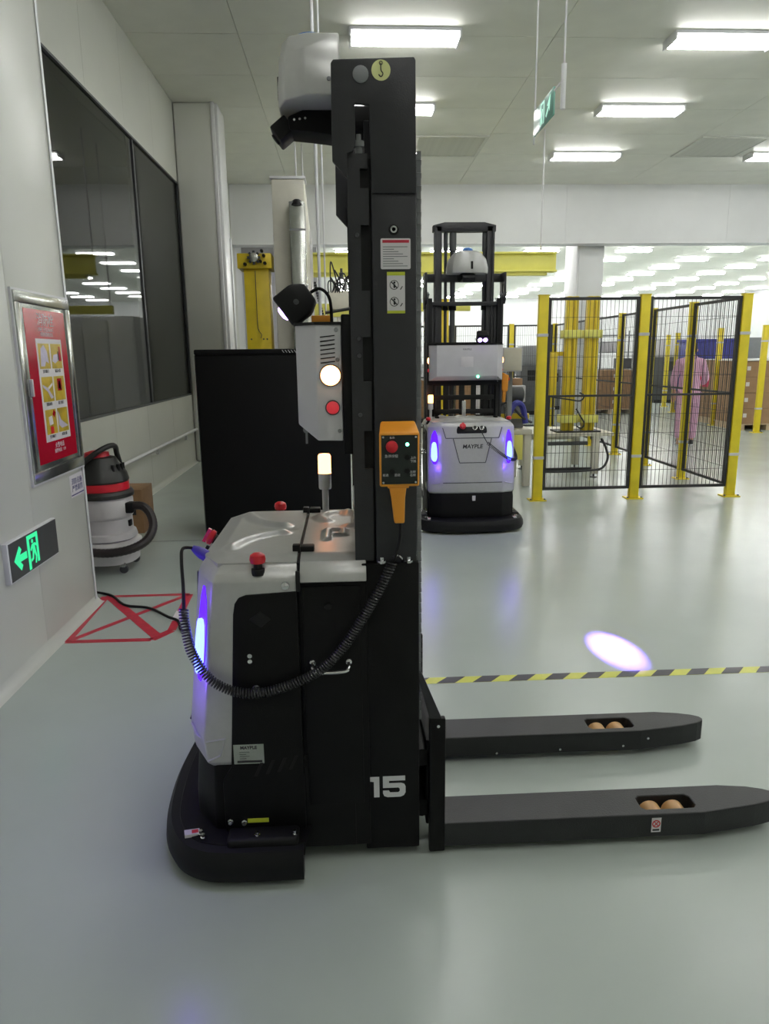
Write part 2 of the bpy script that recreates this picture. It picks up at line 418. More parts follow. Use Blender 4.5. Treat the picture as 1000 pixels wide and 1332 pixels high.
# ================================================================== STACKER TRUCKS
def rings_of(poly, z): return [(p[0], p[1], z) for p in poly]
def body_plan(xf, hw, ch=0.064, xb=-0.155, fy=0.275):
    """plan outline: flat front at xf, 45-degree corner faces, side at hw, back at xb"""
    return [(xb, -hw), (xf + ch, -hw), (xf + ch * 0.92, -hw + 0.004), (xf + 0.006, -fy - 0.005), (xf, -fy + 0.01), (xf - 0.006, -0.1), (xf - 0.006, 0.1), (xf, fy - 0.01), (xf + 0.006, fy + 0.005), (xf + ch * 0.92, hw - 0.004), (xf + ch, hw), (xb, hw)]
HW = 0.385
def make_truck(root, raise_mast=0.0, first=True):
    # ---- lower chassis and bumper
    c = MB()
    c.loft([rings_of(body_plan(-0.505, 0.375, 0.08, 0.0), 0.05), rings_of(body_plan(-0.505, 0.375, 0.08, 0.0), 0.20), rings_of(body_plan(-0.49, 0.375, 0.07, 0.0), 0.37)])
    obj('chassis', c, M_black, root, bevel=0.006)
    half = [(-0.16, -0.475), (-0.36, -0.475), (-0.46, -0.46), (-0.535, -0.41), (-0.585, -0.32), (-0.612, -0.2), (-0.625, 0.0)]
    plan = spline([(p[0], p[1], 0) for p in half] + [(p[0], -p[1], 0) for p in half[-2::-1]], 5)
    b = MB(); rings = []
    sec = [(-0.012, 0.02), (0.03, 0.022), (0.04, 0.05), (0.036, 0.085), (0.02, 0.115), (-0.012, 0.12)]
    for i, p in enumerate(plan):
        t = (plan[min(i + 1, len(plan) - 1)] - plan[max(i - 1, 0)]).normalized(); nrm = Vector((-abs(t.y), 0, 0)) if False else Vector((t.y, -t.x, 0))
        if nrm.dot(p - Vector((-0.2, 0, 0))) < 0: nrm = -nrm
        rings.append([(p.x + nrm.x * (o - 0.025), p.y + nrm.y * (o - 0.025), z) for o, z in sec])
    b.loft(rings); obj('bumper', b, M_rubber, root)
    k = MB()
    lo = [(p.x * 0.98, p.y * 0.97, 0.09) for p in plan]; hi = []
    for p in plan:
        q = Vector((max(p.x * 0.86, -0.51), max(-0.39, min(0.39, p.y * 0.9)), 0.13)); hi.append((q.x, q.y, q.z))
    mid = [((a[0] * 0.75 + b2[0] * 0.25), (a[1] * 0.75 + b2[1] * 0.25), 0.122) for a, b2 in zip(lo, hi)]
    k.loft([lo, mid, hi]); obj('bumper_skirt', k, M_black, root)
    for sy in (-1, 1):
        obj('step_pod', MB().box(-0.39, -0.175, sy * 0.452, sy * 0.37, 0.09, 0.142), M_blackm, root, bevel=0.012, seg=3)
    # ---- silver front shell (kinked profile) and its black side covers
    s = MB()
    s.loft([rings_of(body_plan(-0.472, 0.36), 0.325), rings_of(body_plan(-0.502, 0.383), 0.36), rings_of(body_plan(-0.510, HW), 0.44), rings_of(body_plan(-0.455, HW), 0.925), rings_of(body_plan(-0.447, HW - 0.012), 0.945), rings_of(body_plan(-0.43, HW - 0.036), 0.968)])
    shell = obj('body_shell', s, M_silver, root, bevel=0.004)
    for sy in (-1, 1):
        prof = [(-0.155, 0.895), (-0.30, 0.888), (-0.322, 0.88), (-0.334, 0.862), (-0.34, 0.83), (-0.372, 0.345), (-0.40, 0.30), (-0.40, 0.10), (-0.155, 0.10)]
        sc = obj('side_cover', MB().prism(prof, 'y', sy * (HW - 0.02), sy * (HW + 0.005)), M_black, root, bevel=0.004)
        obj('keypad', MB().prism([(-0.295, 0.815), (-0.262, 0.84), (-0.232, 0.815), (-0.262, 0.79)], 'y', sy * (HW + 0.005), sy * (HW + 0.010)), M_blackm, sc, bevel=0.003)
        for z in (0.705, 0.688):
            obj('screw', MB().lathe([(0.008, 0), (0.007, -sy * -0.006), (0.0, -sy * -0.007)], (-0.298, sy * (HW + 0.005), z), 10, 'y'), M_chrome, sc)
        obj('key_lock', MB().lathe([(0.012, 0), (0.010, sy * 0.006), (0.0, sy * 0.006)], (-0.285, sy * (HW + 0.004), 0.6), 12, 'y'), M_dgrey, sc)
        v = MB()
        for q in range(4):
            x = -0.305 + q * 0.035; v.prism([(x, 0.315 + q * 0.006), (x + 0.01, 0.315 + q * 0.006), (x + 0.03, 0.36 + q * 0.006), (x + 0.02, 0.36 + q * 0.006)], 'y', sy * (HW + 0.004), sy * (HW + 0.0065))
        obj('vent_slots', v, M_slot, sc, smooth=False)
        obj('bolt', MB().lathe([(0.013, 0), (0.011, sy * 0.006), (0.005, sy * 0.009), (0, sy * 0.009)], (-0.188, sy * (HW + 0.0), 0.912), 14, 'y'), M_chrome, shell)
        # embossed foot of the silver shell
        obj('foot_emboss', MB().tube([(-0.502, sy * 0.29, 0.445), (-0.478, sy * 0.335, 0.428), (-0.44, sy * (HW - 0.002), 0.43), (-0.385, sy * (HW + 0.001), 0.44), (-0.40, sy * (HW + 0.001), 0.385), (-0.44, sy * (HW - 0.002), 0.366)], 0.004, 6), M_silver, shell)
        # status light on the corner face
        def cf(u, z, off):   # u 0..1 across the corner face, z height
            f = (z - 0.44) / (0.925 - 0.44); xf = -0.510 + f * 0.055
            a = Vector((xf + 0.006, -0.28)); bb = Vector((xf + 0.0589, -0.381)); nn = Vector((-0.886, -0.464))
            p = a.lerp(bb, u) + nn * off
            return (p.x, -sy * p.y * 1.0 if sy > 0 else p.y, z)
        if sy > 0: cf0 = cf; cf = lambda u, z, off, g=cf0: (g(u, z, off)[0], abs(g(u, z, off)[1]), z)
        ln = MB(); n = 8
        zz = [0.605, 0.63, 0.70, 0.80, 0.86, 0.90]; wa = [0.36, 0.24, 0.16, 0.18, 0.26, 0.40]; wb = [0.58, 0.74, 0.84, 0.82, 0.72, 0.54]
        ring = [cf(a, z, 0.002) for a, z in zip(wa, zz)] + [cf(a, z, 0.002) for a, z in zip(wb[::-1], zz[::-1])]
        back = [cf(a, z, -0.01) for a, z in zip(wa, zz)] + [cf(a, z, -0.01) for a, z in zip(wb[::-1], zz[::-1])]
        ln.loft([back, ring]); lens = obj('status_light', ln, E_lens, root, label='violet glowing corner light')
        core = MB(); zc = [0.632, 0.645, 0.67, 0.74, 0.785, 0.80]; w0 = [0.40, 0.32, 0.26, 0.28, 0.34, 0.42]; w1 = [0.56, 0.68, 0.76, 0.74, 0.68, 0.58]
        core.loft([[cf(a, z, 0.0) for a, z in zip(w0, zc)] + [cf(a, z, 0.0) for a, z in zip(w1[::-1], zc[::-1])],
                   [cf(a, z, 0.013) for a, z in zip(w0, zc)] + [cf(a, z, 0.013) for a, z in zip(w1[::-1], zc[::-1])]])
        obj('lit_strip', core, E_led, lens)
    # ---- hoods with embossed ridges
    def hood(x0f, x1, hy, arcs, name, front):
        nx, ny = 56, 76; mb = MB(); vs = []; fs = []
        for j in range(ny + 1):
            y = -hy + 2 * hy * j / ny
            x0 = x0f + (max(0, abs(y) - 0.25) * 0.55 if front else 0)
            for i in range(nx + 1):
                x = x0 + (x1 - x0) * i / nx
                ed = min(x - x0 if front else 9, hy - abs(y)); h = 0.972 + 0.012 * min(1, max(0, ed) / 0.05)
                for pts, wd, hh in arcs:
                    dmin = 9
                    for (ax, ay), (bx, by) in zip(pts, pts[1:]):
                        dx, dy = bx - ax, by - ay; t = max(0, min(1, ((x - ax) * dx + (y - ay) * dy) / (dx * dx + dy * dy)))
                        dmin = min(dmin, math.hypot(x - ax - dx * t, y - ay - dy * t))
                    h += hh * (0.5 + 0.5 * math.cos(PI * min(1, dmin / wd)))
                vs.append((x, y, h))
        W = nx + 1
        for j in range(ny):
            for i in range(nx): fs.append((j * W + i, j * W + i + 1, (j + 1) * W + i + 1, (j + 1) * W + i))
        mb.add(vs, fs)
        # skirt
        bd = [i for i in range(W)] + [j * W + nx for j in range(1, ny + 1)] + [ny * W + i for i in range(nx - 1, -1, -1)] + [j * W for j in range(ny - 1, 0, -1)]
        o0 = len(mb.v)
        mb.v += [(vs[i][0], vs[i][1], 0.955) for i in bd]; m = len(bd)
        mb.f += [(bd[i], bd[(i + 1) % m], o0 + (i + 1) % m, o0 + i) for i in range(m)]
        mb.f.append(tuple(o0 + i for i in range(m)))
        return obj(name, mb, M_silver, root)
    def arc(cx, cy, r, a0, a1, n=10, sx=1.0): return [(cx + sx * r * math.cos(a0 + (a1 - a0) * i / n), cy + r * math.sin(a0 + (a1 - a0) * i / n)) for i in range(n + 1)]
    fh = hood(-0.436, -0.156, 0.348, [(arc(-0.19, -0.30, 0.25, PI * 0.9, PI * 0.55, 10, 0.72), 0.034, 0.014), (arc(-0.19, 0.30, 0.25, -PI * 0.9, -PI * 0.55, 10, 0.72), 0.034, 0.014), ([(-0.19, 0.0), (-0.30, 0.0)], 0.02, -0.003)], 'front_hood', True)
    rh = hood(-0.146, 0.042, 0.348, [(arc(-0.03, 0.16, 0.075, PI * 0.4, PI * 1.25, 10), 0.035, 0.013), (arc(0.0, 0.12, 0.09, -PI * 0.5, PI * 0.5, 8), 0.04, 0.011), ([(-0.075, -0.15), (-0.075, -0.03), (-0.02, -0.03), (-0.02, -0.10), (-0.05, -0.10)], 0.022, 0.010)], 'rear_hood', False)
    for sy in (-1, 1):
        obj('side_flange', MB().prism([(sy * 0.34, 0.968), (sy * 0.35, 0.974), (sy * 0.375, 0.955), (sy * 0.392, 0.922), (sy * 0.385, 0.918), (sy * 0.34, 0.94)], 'x', -0.146, 0.044), M_silver, rh, bevel=0.003)
        la = obj('latch', MB().box(-0.148, -0.108, sy * 0.27 - 0.018, sy * 0.27 + 0.018, 0.98, 1.0), M_blackm, root, bevel=0.004)
        obj('latch_hinge', MB().box(-0.172, -0.15, sy * 0.27 - 0.012, sy * 0.27 + 0.012, 0.978, 1.003), M_blackm, la, bevel=0.003)
        eb = obj('emergency_button', MB().lathe([(0.012, 0.03), (0.021, 0.032), (0.0235, 0.042), (0.021, 0.054), (0.012, 0.06), (0, 0.061)], (-0.265, sy * 0.365, 0.945), 20), M_red, root, label='red mushroom stop button')
        obj('collar', MB().lathe([(0.019, -0.004), (0.019, 0.014), (0.013, 0.016), (0.012, 0.032)], (-0.265, sy * 0.365, 0.945), 18), M_blackm, eb)
    obj('hood_seam', MB().box(-0.156, -0.146, -0.35, 0.35, 0.90, 0.968), M_slot, root, smooth=False)
    obj('seam_strap', MB().box(-0.1575, -0.146, -0.392, -0.386, 0.895, 0.955), M_blackm, root, smooth=False)
    # ---- battery compartment between shell and mast, with pull handles
    obj('battery_box', MB().box(-0.155, 0.045, -0.372, 0.372, 0.05, 0.935), M_black, root, bevel=0.004)
    for sy in (-1, 1):
        d = obj('battery_door', MB().box(-0.142, 0.026, sy * 0.37, sy * 0.379, 0.20, 0.905), M_black, root, bevel=0.003)
        y = sy * 0.379
        obj('pull_handle', MB().tube(spline([(-0.118, y, 0.672), (-0.118, y + sy * 0.022, 0.664), (-0.108, y + sy * 0.03, 0.655), (-0.066, y + sy * 0.03, 0.652), (-0.022, y + sy * 0.03, 0.655), (-0.012, y + sy * 0.022, 0.664), (-0.012, y, 0.672)], 5), 0.0055, 8), M_chrome, d, label='chrome pull handle')
        for x in (-0.118, -0.012): obj('handle_mount', MB().lathe([(0.011, 0), (0.009, sy * 0.006), (0.005, sy * 0.008)], (x, y, 0.672), 10, 'y'), M_chrome, d)
        obj('door_lock', MB().lathe([(0.012, 0), (0.01, sy * 0.008), (0, sy * 0.008)], (-0.068, y, 0.845), 12, 'y'), M_blackm, d)
    # ---- mast
    for sy in (-1, 1):
        mc = obj('mast_column', MB().box(0.074, 0.192, sy * 0.36, sy * 0.275, 0.95, 2.0), M_mast, root, bevel=0.004)
        obj('mast_foot', MB().box(0.03, 0.197, sy * 0.368, sy * 0.28, 0.03, 0.965), M_black, root, bevel=0.004)
        nt = [(0.014, 0.97), (0.068, 0.97), (0.068, 1.24), (0.046, 1.24), (0.046, 1.345), (0.068, 1.345), (0.068, 1.48), (0.046, 1.48), (0.046, 1.60), (0.068, 1.60), (0.068, 1.72), (0.046, 1.72), (0.046, 1.885), (0.068, 1.885), (0.068, 1.975), (0.046, 1.975), (0.046, 2.022), (0.066, 2.022), (0.066, 2.058), (0.014, 2.058)]
        gp = obj('guide_channel', MB().prism(nt, 'y', sy * 0.352, sy * 0.335), M_mast, root)
        obj('guide_backing', MB().box(0.02, 0.076, sy * 0.334, sy * 0.30, 0.97, 2.05), M_slot, gp, smooth=False)
        for z in (1.55, 1.595, 1.86, 1.39): obj('bolt', MB().lathe([(0.006, 0), (0.005, sy * 0.004), (0, sy * 0.004)], (0.036, sy * 0.352, z), 8, 'y'), M_dgrey, gp)
        obj('stud', MB().lathe([(0.009, 0), (0.009, 0.02), (0.014, 0.02), (0.014, 0.034), (0.006, 0.036), (0.006, 0.05), (0, 0.05)], (0.045, sy * 0.335, 2.057), 12), M_grey, gp)
        hp = [(-0.022, 2.262), (-0.016, 2.27), (0.186, 2.277), (0.19, 2.27), (0.191, 1.96), (0.076, 1.96), (0.072, 2.168), (0.036, 2.172), (0.036, 2.08), (0.03, 2.06), (0.014, 2.055), (0.014, 1.996), (-0.024, 2.037)]
        hd = obj('head_plate', MB().prism(hp, 'y', sy * 0.366, sy * 0.35), M_mast, root, bevel=0.002)
        obj('boss', MB().lathe([(0.02, 0), (0.02, sy * 0.004), (0.016, sy * 0.006), (0, sy * 0.006)], (0.052, sy * 0.366, 2.236), 18, 'y'), M_grey, hd)
        hk = obj('hook_sticker', MB().lathe([(0.024, 0), (0.024, sy * 0.001), (0, sy * 0.001)], (0.103, sy * 0.366, 2.246), 24, 'y'), M_pale, hd, label='round pale yellow hook sticker')
        ya = sy * 0.3672
        hm = MB().tube(spline([(0.103, ya, 2.262), (0.103, ya, 2.246), (0.108, ya, 2.238), (0.103, ya, 2.231), (0.097, ya, 2.236)], 4), 0.0014, 5).tube([(0.103 + 0.004 * math.cos(a), ya, 2.262 + 0.004 * math.sin(a)) for a in [2 * PI * i / 8 for i in range(9)]], 0.001, 4)
        obj('hook_mark', hm, M_ink, hk)
        bo = obj('eye_bolt', MB().lathe([(0.009, 0), (0.009, sy * 0.005), (0.005, sy * 0.006), (0.0045, sy * 0.002), (0, sy * 0.002)], (0.132, sy * 0.36, 1.872), 16, 'y'), M_chrome, mc)
        obj('washer', MB().lathe([(0.014, 0), (0.013, sy * 0.002), (0, sy * 0.002)], (0.132, sy * 0.36, 1.872), 16, 'y'), M_blackm, bo)
        # roller chain down the outer side of the mast
        cm = MB()
        for i in range(112):
            z = 0.46 + i * 0.0158
            if z > 2.07: break
            if i % 2: cm.box(0.1945, 0.2055, sy * 0.345, sy * 0.34, z - 0.010, z + 0.010).box(0.1945, 0.2055, sy * 0.315, sy * 0.32, z - 0.010, z + 0.010)
            else: cm.box(0.193, 0.207, sy * 0.338, sy * 0.322, z - 0.006, z + 0.006)
        ch = obj('lift_chain', cm, M_grey, root, smooth=False, kind='stuff')
        im = obj('inner_mast', MB().box(0.085, 0.18, sy * 0.27, sy * 0.205, 0.12, 2.18 + raise_mast), M_mast, root, bevel=0.004)
        obj('lip', MB().box(0.06, 0.085, sy * 0.27, sy * 0.25, 0.12, 2.16 + raise_mast), M_mast, im, bevel=0.003)
    obj('top_beam', MB().box(0.10, 0.185, -0.35, 0.35, 2.20, 2.27), M_mast, root, bevel=0.004)
    obj('cross_beam', MB().box(0.04, 0.07, -0.33, 0.33, 1.985, 2.02), M_mast, root, bevel=0.004)
    obj('lower_beam', MB().box(0.03, 0.18, -0.30, 0.30, 0.05, 0.45), M_black, root, bevel=0.004)
    ty = 2.18 + raise_mast
    obj('inner_top_beam', MB().prism([(-0.285, ty - 0.05), (-0.285, ty + 0.005), (-0.18, ty + 0.03), (0.18, ty + 0.03), (0.285, ty + 0.005), (0.285, ty - 0.05)], 'x', 0.085, 0.17), M_mast, root, bevel=0.004)
    for y, zt, r in ((0.165, ty - 0.06, 0.014), (0.10, ty - 0.06, 0.024), (-0.19, ty - 0.06, 0.016)):
        cy = obj('lift_cylinder', MB().lathe([(r, 0.3), (r, zt - 0.16), (r * 1.35, zt - 0.15), (r * 1.35, zt), (r * 0.6, zt + 0.03)], (0.13, y, 0), 14), M_dgrey, root)
        obj('gland', MB().lathe([(r * 1.5, 1.95), (r * 1.5, 2.0)], (0.13, y, 0), 14), M_black, cy)
    # ---- control box across the mast
    bp = [(-0.14, -0.275), (-0.083, -0.335), (-0.012, -0.335), (-0.012, 0.335), (-0.083, 0.335), (-0.14, 0.275)]
    def ring(z0s): return [(p[0], p[1], z) for p, z in zip(bp, z0s)]
    cb = obj('control_box', MB().loft([ring([1.36, 1.317, 1.317, 1.317, 1.317, 1.36]), ring([1.635] * 6)]), M_lgrey, root, bevel=0.004)
    obj('lid', MB().prism([(p[0] * 1.02, p[1] * 1.01) for p in bp], 'z', 1.633, 1.641), M_blackm, cb)
    for sy in (-1, 1):
        y = sy * 0.3352
        sl = MB()
        for i in range(7):
            z = 1.605 - i * 0.0115; sl.prism([(-0.070, z - 0.006), (-0.070, z - 0.003), (-0.03, z + 0.0015), (-0.03, z - 0.0015)], 'y', y, y + sy * 0.0012)
        obj('vent_slots', sl, M_slot, cb, smooth=False)
        lp = obj('amber_lamp', MB().lathe([(0.0275, 0), (0.027, sy * 0.006), (0.02, sy * 0.012), (0, sy * 0.014)], (-0.044, y, 1.498), 24, 'y'), E_amber, cb, label='lit round orange lamp')
        obj('lamp_ring', MB().lathe([(0.031, 0), (0.031, sy * 0.004), (0.0275, sy * 0.004)], (-0.044, y, 1.498), 24, 'y'), M_dgrey, lp)
        rl = obj('red_lamp', MB().lathe([(0.018, 0), (0.017, sy * 0.006), (0.01, sy * 0.011), (0, sy * 0.012)], (-0.040, y, 1.41), 20, 'y'), E_redl, cb, label='round red indicator')
        obj('lamp_ring', MB().lathe([(0.021, 0), (0.021, sy * 0.003), (0.018, sy * 0.003)], (-0.040, y, 1.41), 20, 'y'), M_dgrey, rl)
        for x, z in ((-0.026, 1.62), (-0.024, 1.54), (-0.022, 1.345)):
            obj('screw', MB().lathe([(0.006, 0), (0.005, sy * 0.003), (0, sy * 0.003)], (x, y, z), 10, 'y'), M_grey, cb)
    obj('screen', MB().box(-0.1425, -0.14, -0.055, 0.055, 1.44, 1.53), M_paper, cb, bevel=0.001)
    lettering('lettering', 'MAYPLE', M_ink, cb, (-0.1405, 0, 1.595), (0, -1, 0), (0, 0, 1), 0.022)
    obj('green_led', MB().lathe([(0.012, -0.004), (0.010, -0.012), (0, -0.014)], (-0.136, -0.10, 1.352), 12, 'x'), E_gled, cb, label='lit green indicator')
    obj('box_bracket', MB().box(-0.012, 0.016, -0.345, 0.345, 1.28, 1.66), M_black, root, bevel=0.004)
    for z in (1.03, 1.16, 1.29): obj('guard_bar', MB().box(0.02, 0.04, -0.28, 0.28, z - 0.022, z + 0.022), M_blackm, root, bevel=0.003)
    for y in (-0.2, -0.09, 0.02, 0.17): obj('guard_bar', MB().box(0.022, 0.036, y - 0.025, y + 0.025, 1.0, 1.31), M_blackm, root, bevel=0.003)
    obj('key', MB().lathe([(0.010, -0.002), (0.010, 0.002)], (-0.118, -0.285, 1.345), 10, 'y').box(-0.121, -0.115, -0.287, -0.283, 1.305, 1.337), M_grey, cb)
    # ---- safety spotlight on the box
    sp = obj('safety_spotlight', MB().loft([[( -0.045, -0.05, -0.05), (-0.045, 0.05, -0.05), (-0.045, 0.05, 0.05), (-0.045, -0.05, 0.05)], [(0.02, -0.05, -0.05), (0.02, 0.05, -0.05), (0.02, 0.05, 0.05), (0.02, -0.05, 0.05)], [(0.055, -0.03, -0.03), (0.055, 0.03, -0.03), (0.055, 0.03, 0.03), (0.055, -0.03, 0.03)]]).xform(Matrix.Translation((-0.145, -0.13, 1.702)) @ Matrix.Rotation(math.radians(-36), 4, 'Y')), M_blackm, root, bevel=0.008, seg=3)
    mt = Matrix.Translation((-0.145, -0.13, 1.702)) @ Matrix.Rotation(math.radians(-36), 4, 'Y')
    for dy in (-0.024, 0.024):
        obj('lens', MB().lathe([(0.02, -0.044), (0.02, -0.05), (0.012, -0.054), (0, -0.055)], (0, dy, 0), 16, 'x').xform(mt), E_spot, sp, label='glowing violet lens')
    obj('knob', MB().lathe([(0.008, -0.05), (0.008, -0.054), (0, -0.055)], (0.005, 0, 0), 12, 'y').xform(mt), M_dgrey, sp)
    obj('lamp_mount', MB().box(-0.10, -0.045, -0.15, -0.11, 1.64, 1.668), M_orange, sp, bevel=0.003)
    obj('lamp_cable', MB().tube(spline([(-0.10, -0.13, 1.735), (-0.075, -0.135, 1.745), (-0.052, -0.14, 1.73), (-0.042, -0.14, 1.70), (-0.04, -0.14, 1.64)], 6), 0.005, 6), M_blackm, sp)
    obj('antenna_bar', MB().tube([(-0.06, -0.1, 1.678), (0.02, -0.1, 1.69)], 0.005, 6), M_grey, root)
    # ---- sensor head and its camera arm
    def hplan(k, w): return [(0.0, -w), (-0.10 * k, -w), (-0.155 * k, -w * 0.78), (-0.178 * k, -w * 0.4), (-0.18 * k, w * 0.4), (-0.155 * k, w * 0.78), (-0.10 * k, w), (0.0, w)]
    sh = obj('sensor_head', MB().loft([rings_of(hplan(1.0, 0.18), 2.248), rings_of(hplan(1.0, 0.18), 2.30), rings_of(hplan(0.97, 0.165), 2.37), rings_of(hplan(0.92, 0.12), 2.425), rings_of(hplan(0.84, 0.09), 2.437)]), M_silver, root, bevel=0.006, seg=3)
    obj('sensor_dome', MB().lathe([(0.046, 0), (0.046, 0.012), (0.038, 0.024), (0.02, 0.031), (0, 0.032)], (-0.085, 0, 2.436), 20), M_bluec, sh, label='blue dome cover')
    obj('head_window', MB().box(-0.182, -0.17, -0.035, -0.015, 2.28, 2.345), M_slot, sh, bevel=0.003)
    obj('screw', MB().lathe([(0.006, 0), (0.005, -0.003), (0, -0.003)], (-0.03, -0.181, 2.29), 10, 'y'), M_grey, sh)
    ap = [(-0.155, 2.232), (-0.08, 2.262), (0.10, 2.262), (0.10, 2.20), (-0.02, 2.182), (-0.09, 2.19), (-0.15, 2.195)]
    ca = obj('camera_arm', MB().prism(ap, 'y', -0.06, 0.06), M_black, root, bevel=0.006)
    ce = MB().box(-0.03, 0.025, -0.055, 0.055, -0.024, 0.024).xform(Matrix.Translation((-0.17, 0, 2.205)) @ Matrix.Rotation(math.radians(-38), 4, 'Y'))
    cm_ = obj('camera', ce, M_blackm, ca, bevel=0.005)
    obj('camera_lens', MB().lathe([(0.016, -0.03), (0.016, -0.035), (0.012, -0.036), (0, -0.033)], (0, 0, 0), 14, 'x').xform(Matrix.Translation((-0.17, 0, 2.205)) @ Matrix.Rotation(math.radians(-38), 4, 'Y')), M_slot, cm_)
    for q in range(3): obj('screw', MB().lathe([(0.004, 0), (0.0035, -0.003), (0, -0.003)], (-0.135 + q * 0.016, -0.06, 2.222 + q * 0.002), 8, 'y'), M_chrome, ca)
    # ---- operator panel at the front
    px = Matrix.Translation((-0.464, 0, 0.922)) @ Matrix.Rotation(math.radians(30), 4, 'Y') @ Matrix.Translation((0.474, 0, -0.907))
    pn = obj('operator_panel', MB().box(-0.474, -0.43, -0.128, 0.138, 0.865, 0.948).xform(px), M_blackm, root, bevel=0.012, seg=3)
    rs = obj('stop_switch', MB().lathe([(0.016, 0), (0.016, -0.014), (0.026, -0.018), (0.028, -0.03), (0.02, -0.037), (0, -0.038)], (-0.472, 0.088, 0.915), 18, 'x').box(-0.52, -0.508, 0.08, 0.096, 0.89, 0.94).xform(px), M_red, pn, label='red stop switch')
    obj('collar', MB().lathe([(0.024, 0), (0.022, -0.006), (0.018, -0.007), (0.018, -0.014)], (-0.472, 0.088, 0.915), 18, 'x').xform(px), M_blackm, pn)
    for y in (-0.02, -0.08):
        kr = obj('key_switch', MB().lathe([(0.022, 0), (0.022, -0.008), (0.015, -0.01), (0.013, -0.004), (0, -0.004)], (-0.474, y, 0.905), 16, 'x').xform(px), M_chrome, pn)
        obj('knob', MB().box(-0.494, -0.477, y - 0.004, y + 0.004, 0.892, 0.918).xform(px), M_blackm, kr)
    # thin dividing lines of the front moulding
    ln = MB()
    def fx(z): return -0.5175 + (z - 0.44) / 0.485 * 0.055
    for a, b2 in (((0.262, 0.925), (0.235, 0.835)), ((0.235, 0.835), (-0.235, 0.835)), ((-0.235, 0.835), (-0.262, 0.925)), ((0.17, 0.83), (0.115, 0.62)), ((0.115, 0.62), (-0.115, 0.62)), ((-0.115, 0.62), (-0.17, 0.83)), ((0.262, 0.445), (-0.262, 0.445))):
        pts = [(fx(a[1] + (b2[1] - a[1]) * t / 4) + 0.006 * max(0, abs(a[0] + (b2[0] - a[0]) * t / 4) - 0.1) / 0.17, a[0] + (b2[0] - a[0]) * t / 4, a[1] + (b2[1] - a[1]) * t / 4) for t in range(5)]
        ln.tube(pts, 0.0035, 5)
    obj('moulding_lines', ln, M_dgrey, shell)
    lettering('lettering', 'MAYPLE', M_ink, shell, (fx(0.76) - 0.001, 0, 0.76), (0, -1, 0), (0.117, 0, 1), 0.05, bold=0.001, shear=0.15)
    obj('tow_tag', MB().box(-0.504, -0.497, -0.03, 0.0, 0.26, 0.325), M_paper, root, bevel=0.002)
    # ---- beacon
    bc = obj('beacon', MB().lathe([(0.022, 1.06), (0.024, 1.065), (0.024, 1.115), (0.026, 1.12)], (-0.09, 0.325, 0), 18), M_white, root, label='white warning beacon with lit orange top')
    obj('beacon_light', MB().lathe([(0.024, 1.12), (0.024, 1.185), (0.02, 1.192), (0, 1.193)], (-0.09, 0.325, 0), 18), E_amber2, bc)
    obj('beacon_pole', MB().lathe([(0.012, 0.975), (0.012, 1.062)], (-0.09, 0.325, 0), 12), M_lgrey, bc)
    obj('grab_bar', MB().box(0.012, 0.034, -0.02, 0.02, 0.97, 1.13), M_chrome, root, bevel=0.006)
    # ---- carriage and forks
    cp = [(-0.365, 0.02), (0.365, 0.02), (0.365, 0.40), (0.2, 0.40), (0.0, 0.345), (-0.25, 0.38), (-0.30, 0.44), (-0.365, 0.46)]
    cg = obj('fork_carriage', MB().prism([(-0.30, 0.06), (0.30, 0.06), (0.30, 0.36), (0.0, 0.33), (-0.30, 0.36)], 'x', 0.225, 0.262), M_black, root, bevel=0.004)
    for y0, y1 in ((-0.37, -0.345), (0.30, 0.325)):
        pl = obj('side_post', MB().box(0.228, 0.278, y0, y1, 0.01, 0.47), M_black, cg, bevel=0.005)
        obj('gusset', MB().prism([(0.23, 0.468), (0.266, 0.468), (0.205, 0.62), (0.19, 0.62)], 'y', y0 + 0.004, y0 + 0.02), M_mast, pl)
        obj('bolt', MB().lathe([(0.006, 0), (0.005, -0.004), (0, -0.004)], (0.255, y0, 0.447), 8, 'y'), M_chrome, pl)
    obj('carriage_roller', MB().lathe([(0.03, -0.3), (0.03, 0.3)], (0.212, 0, 0.30), 12, 'y').lathe([(0.03, -0.3), (0.03, 0.3)], (0.212, 0, 0.12), 12, 'y'), M_blackm, cg)
    for near, y0, y1 in ((True, -0.365, -0.222), (False, 0.145, 0.292)):
        fk = MB(); z0, z1 = 0.024, 0.106
        h0, h1 = (y0 + 0.028, y1 - 0.045) if near else (y0 + 0.03, y1 - 0.04)
        hx0, hx1 = 0.925, 1.105
        # top deck around the roller opening + outline walls, one closed solid
        outer = [(0.268, y0), (1.12, y0), (1.30, y0 + 0.028), (1.365, y0 + 0.045), (1.393, y0 + 0.06), (1.402, y0 + 0.078), (1.396, y0 + 0.096), (1.37, y0 + 0.113), (1.32, y0 + 0.13), (1.23, y1), (0.268, y1)]
        hole = [(hx0 + 0.012, h0), (hx1 - 0.012, h0), (hx1, h0 + 0.012), (hx1, h1 - 0.012), (hx1 - 0.012, h1), (hx0 + 0.012, h1), (hx0, h1 - 0.012), (hx0, h0 + 0.012)]
        bm = bmesh.new()
        lo_v = [bm.verts.new((x, y, z1)) for x, y in outer]; ho_v = [bm.verts.new((x, y, z1)) for x, y in hole]
        eds = [bm.edges.new((lo_v[i], lo_v[(i + 1) % len(lo_v)])) for i in range(len(lo_v))] + [bm.edges.new((ho_v[i], ho_v[(i + 1) % len(ho_v)])) for i in range(len(ho_v))]
        bmesh.ops.triangle_fill(bm, use_beauty=True, edges=eds)
        ext = bmesh.ops.extrude_face_region(bm, geom=list(bm.faces))
        for g in ext['geom']:
            if isinstance(g, bmesh.types.BMVert): g.co.z = z0
        bmesh.ops.recalc_face_normals(bm, faces=bm.faces)
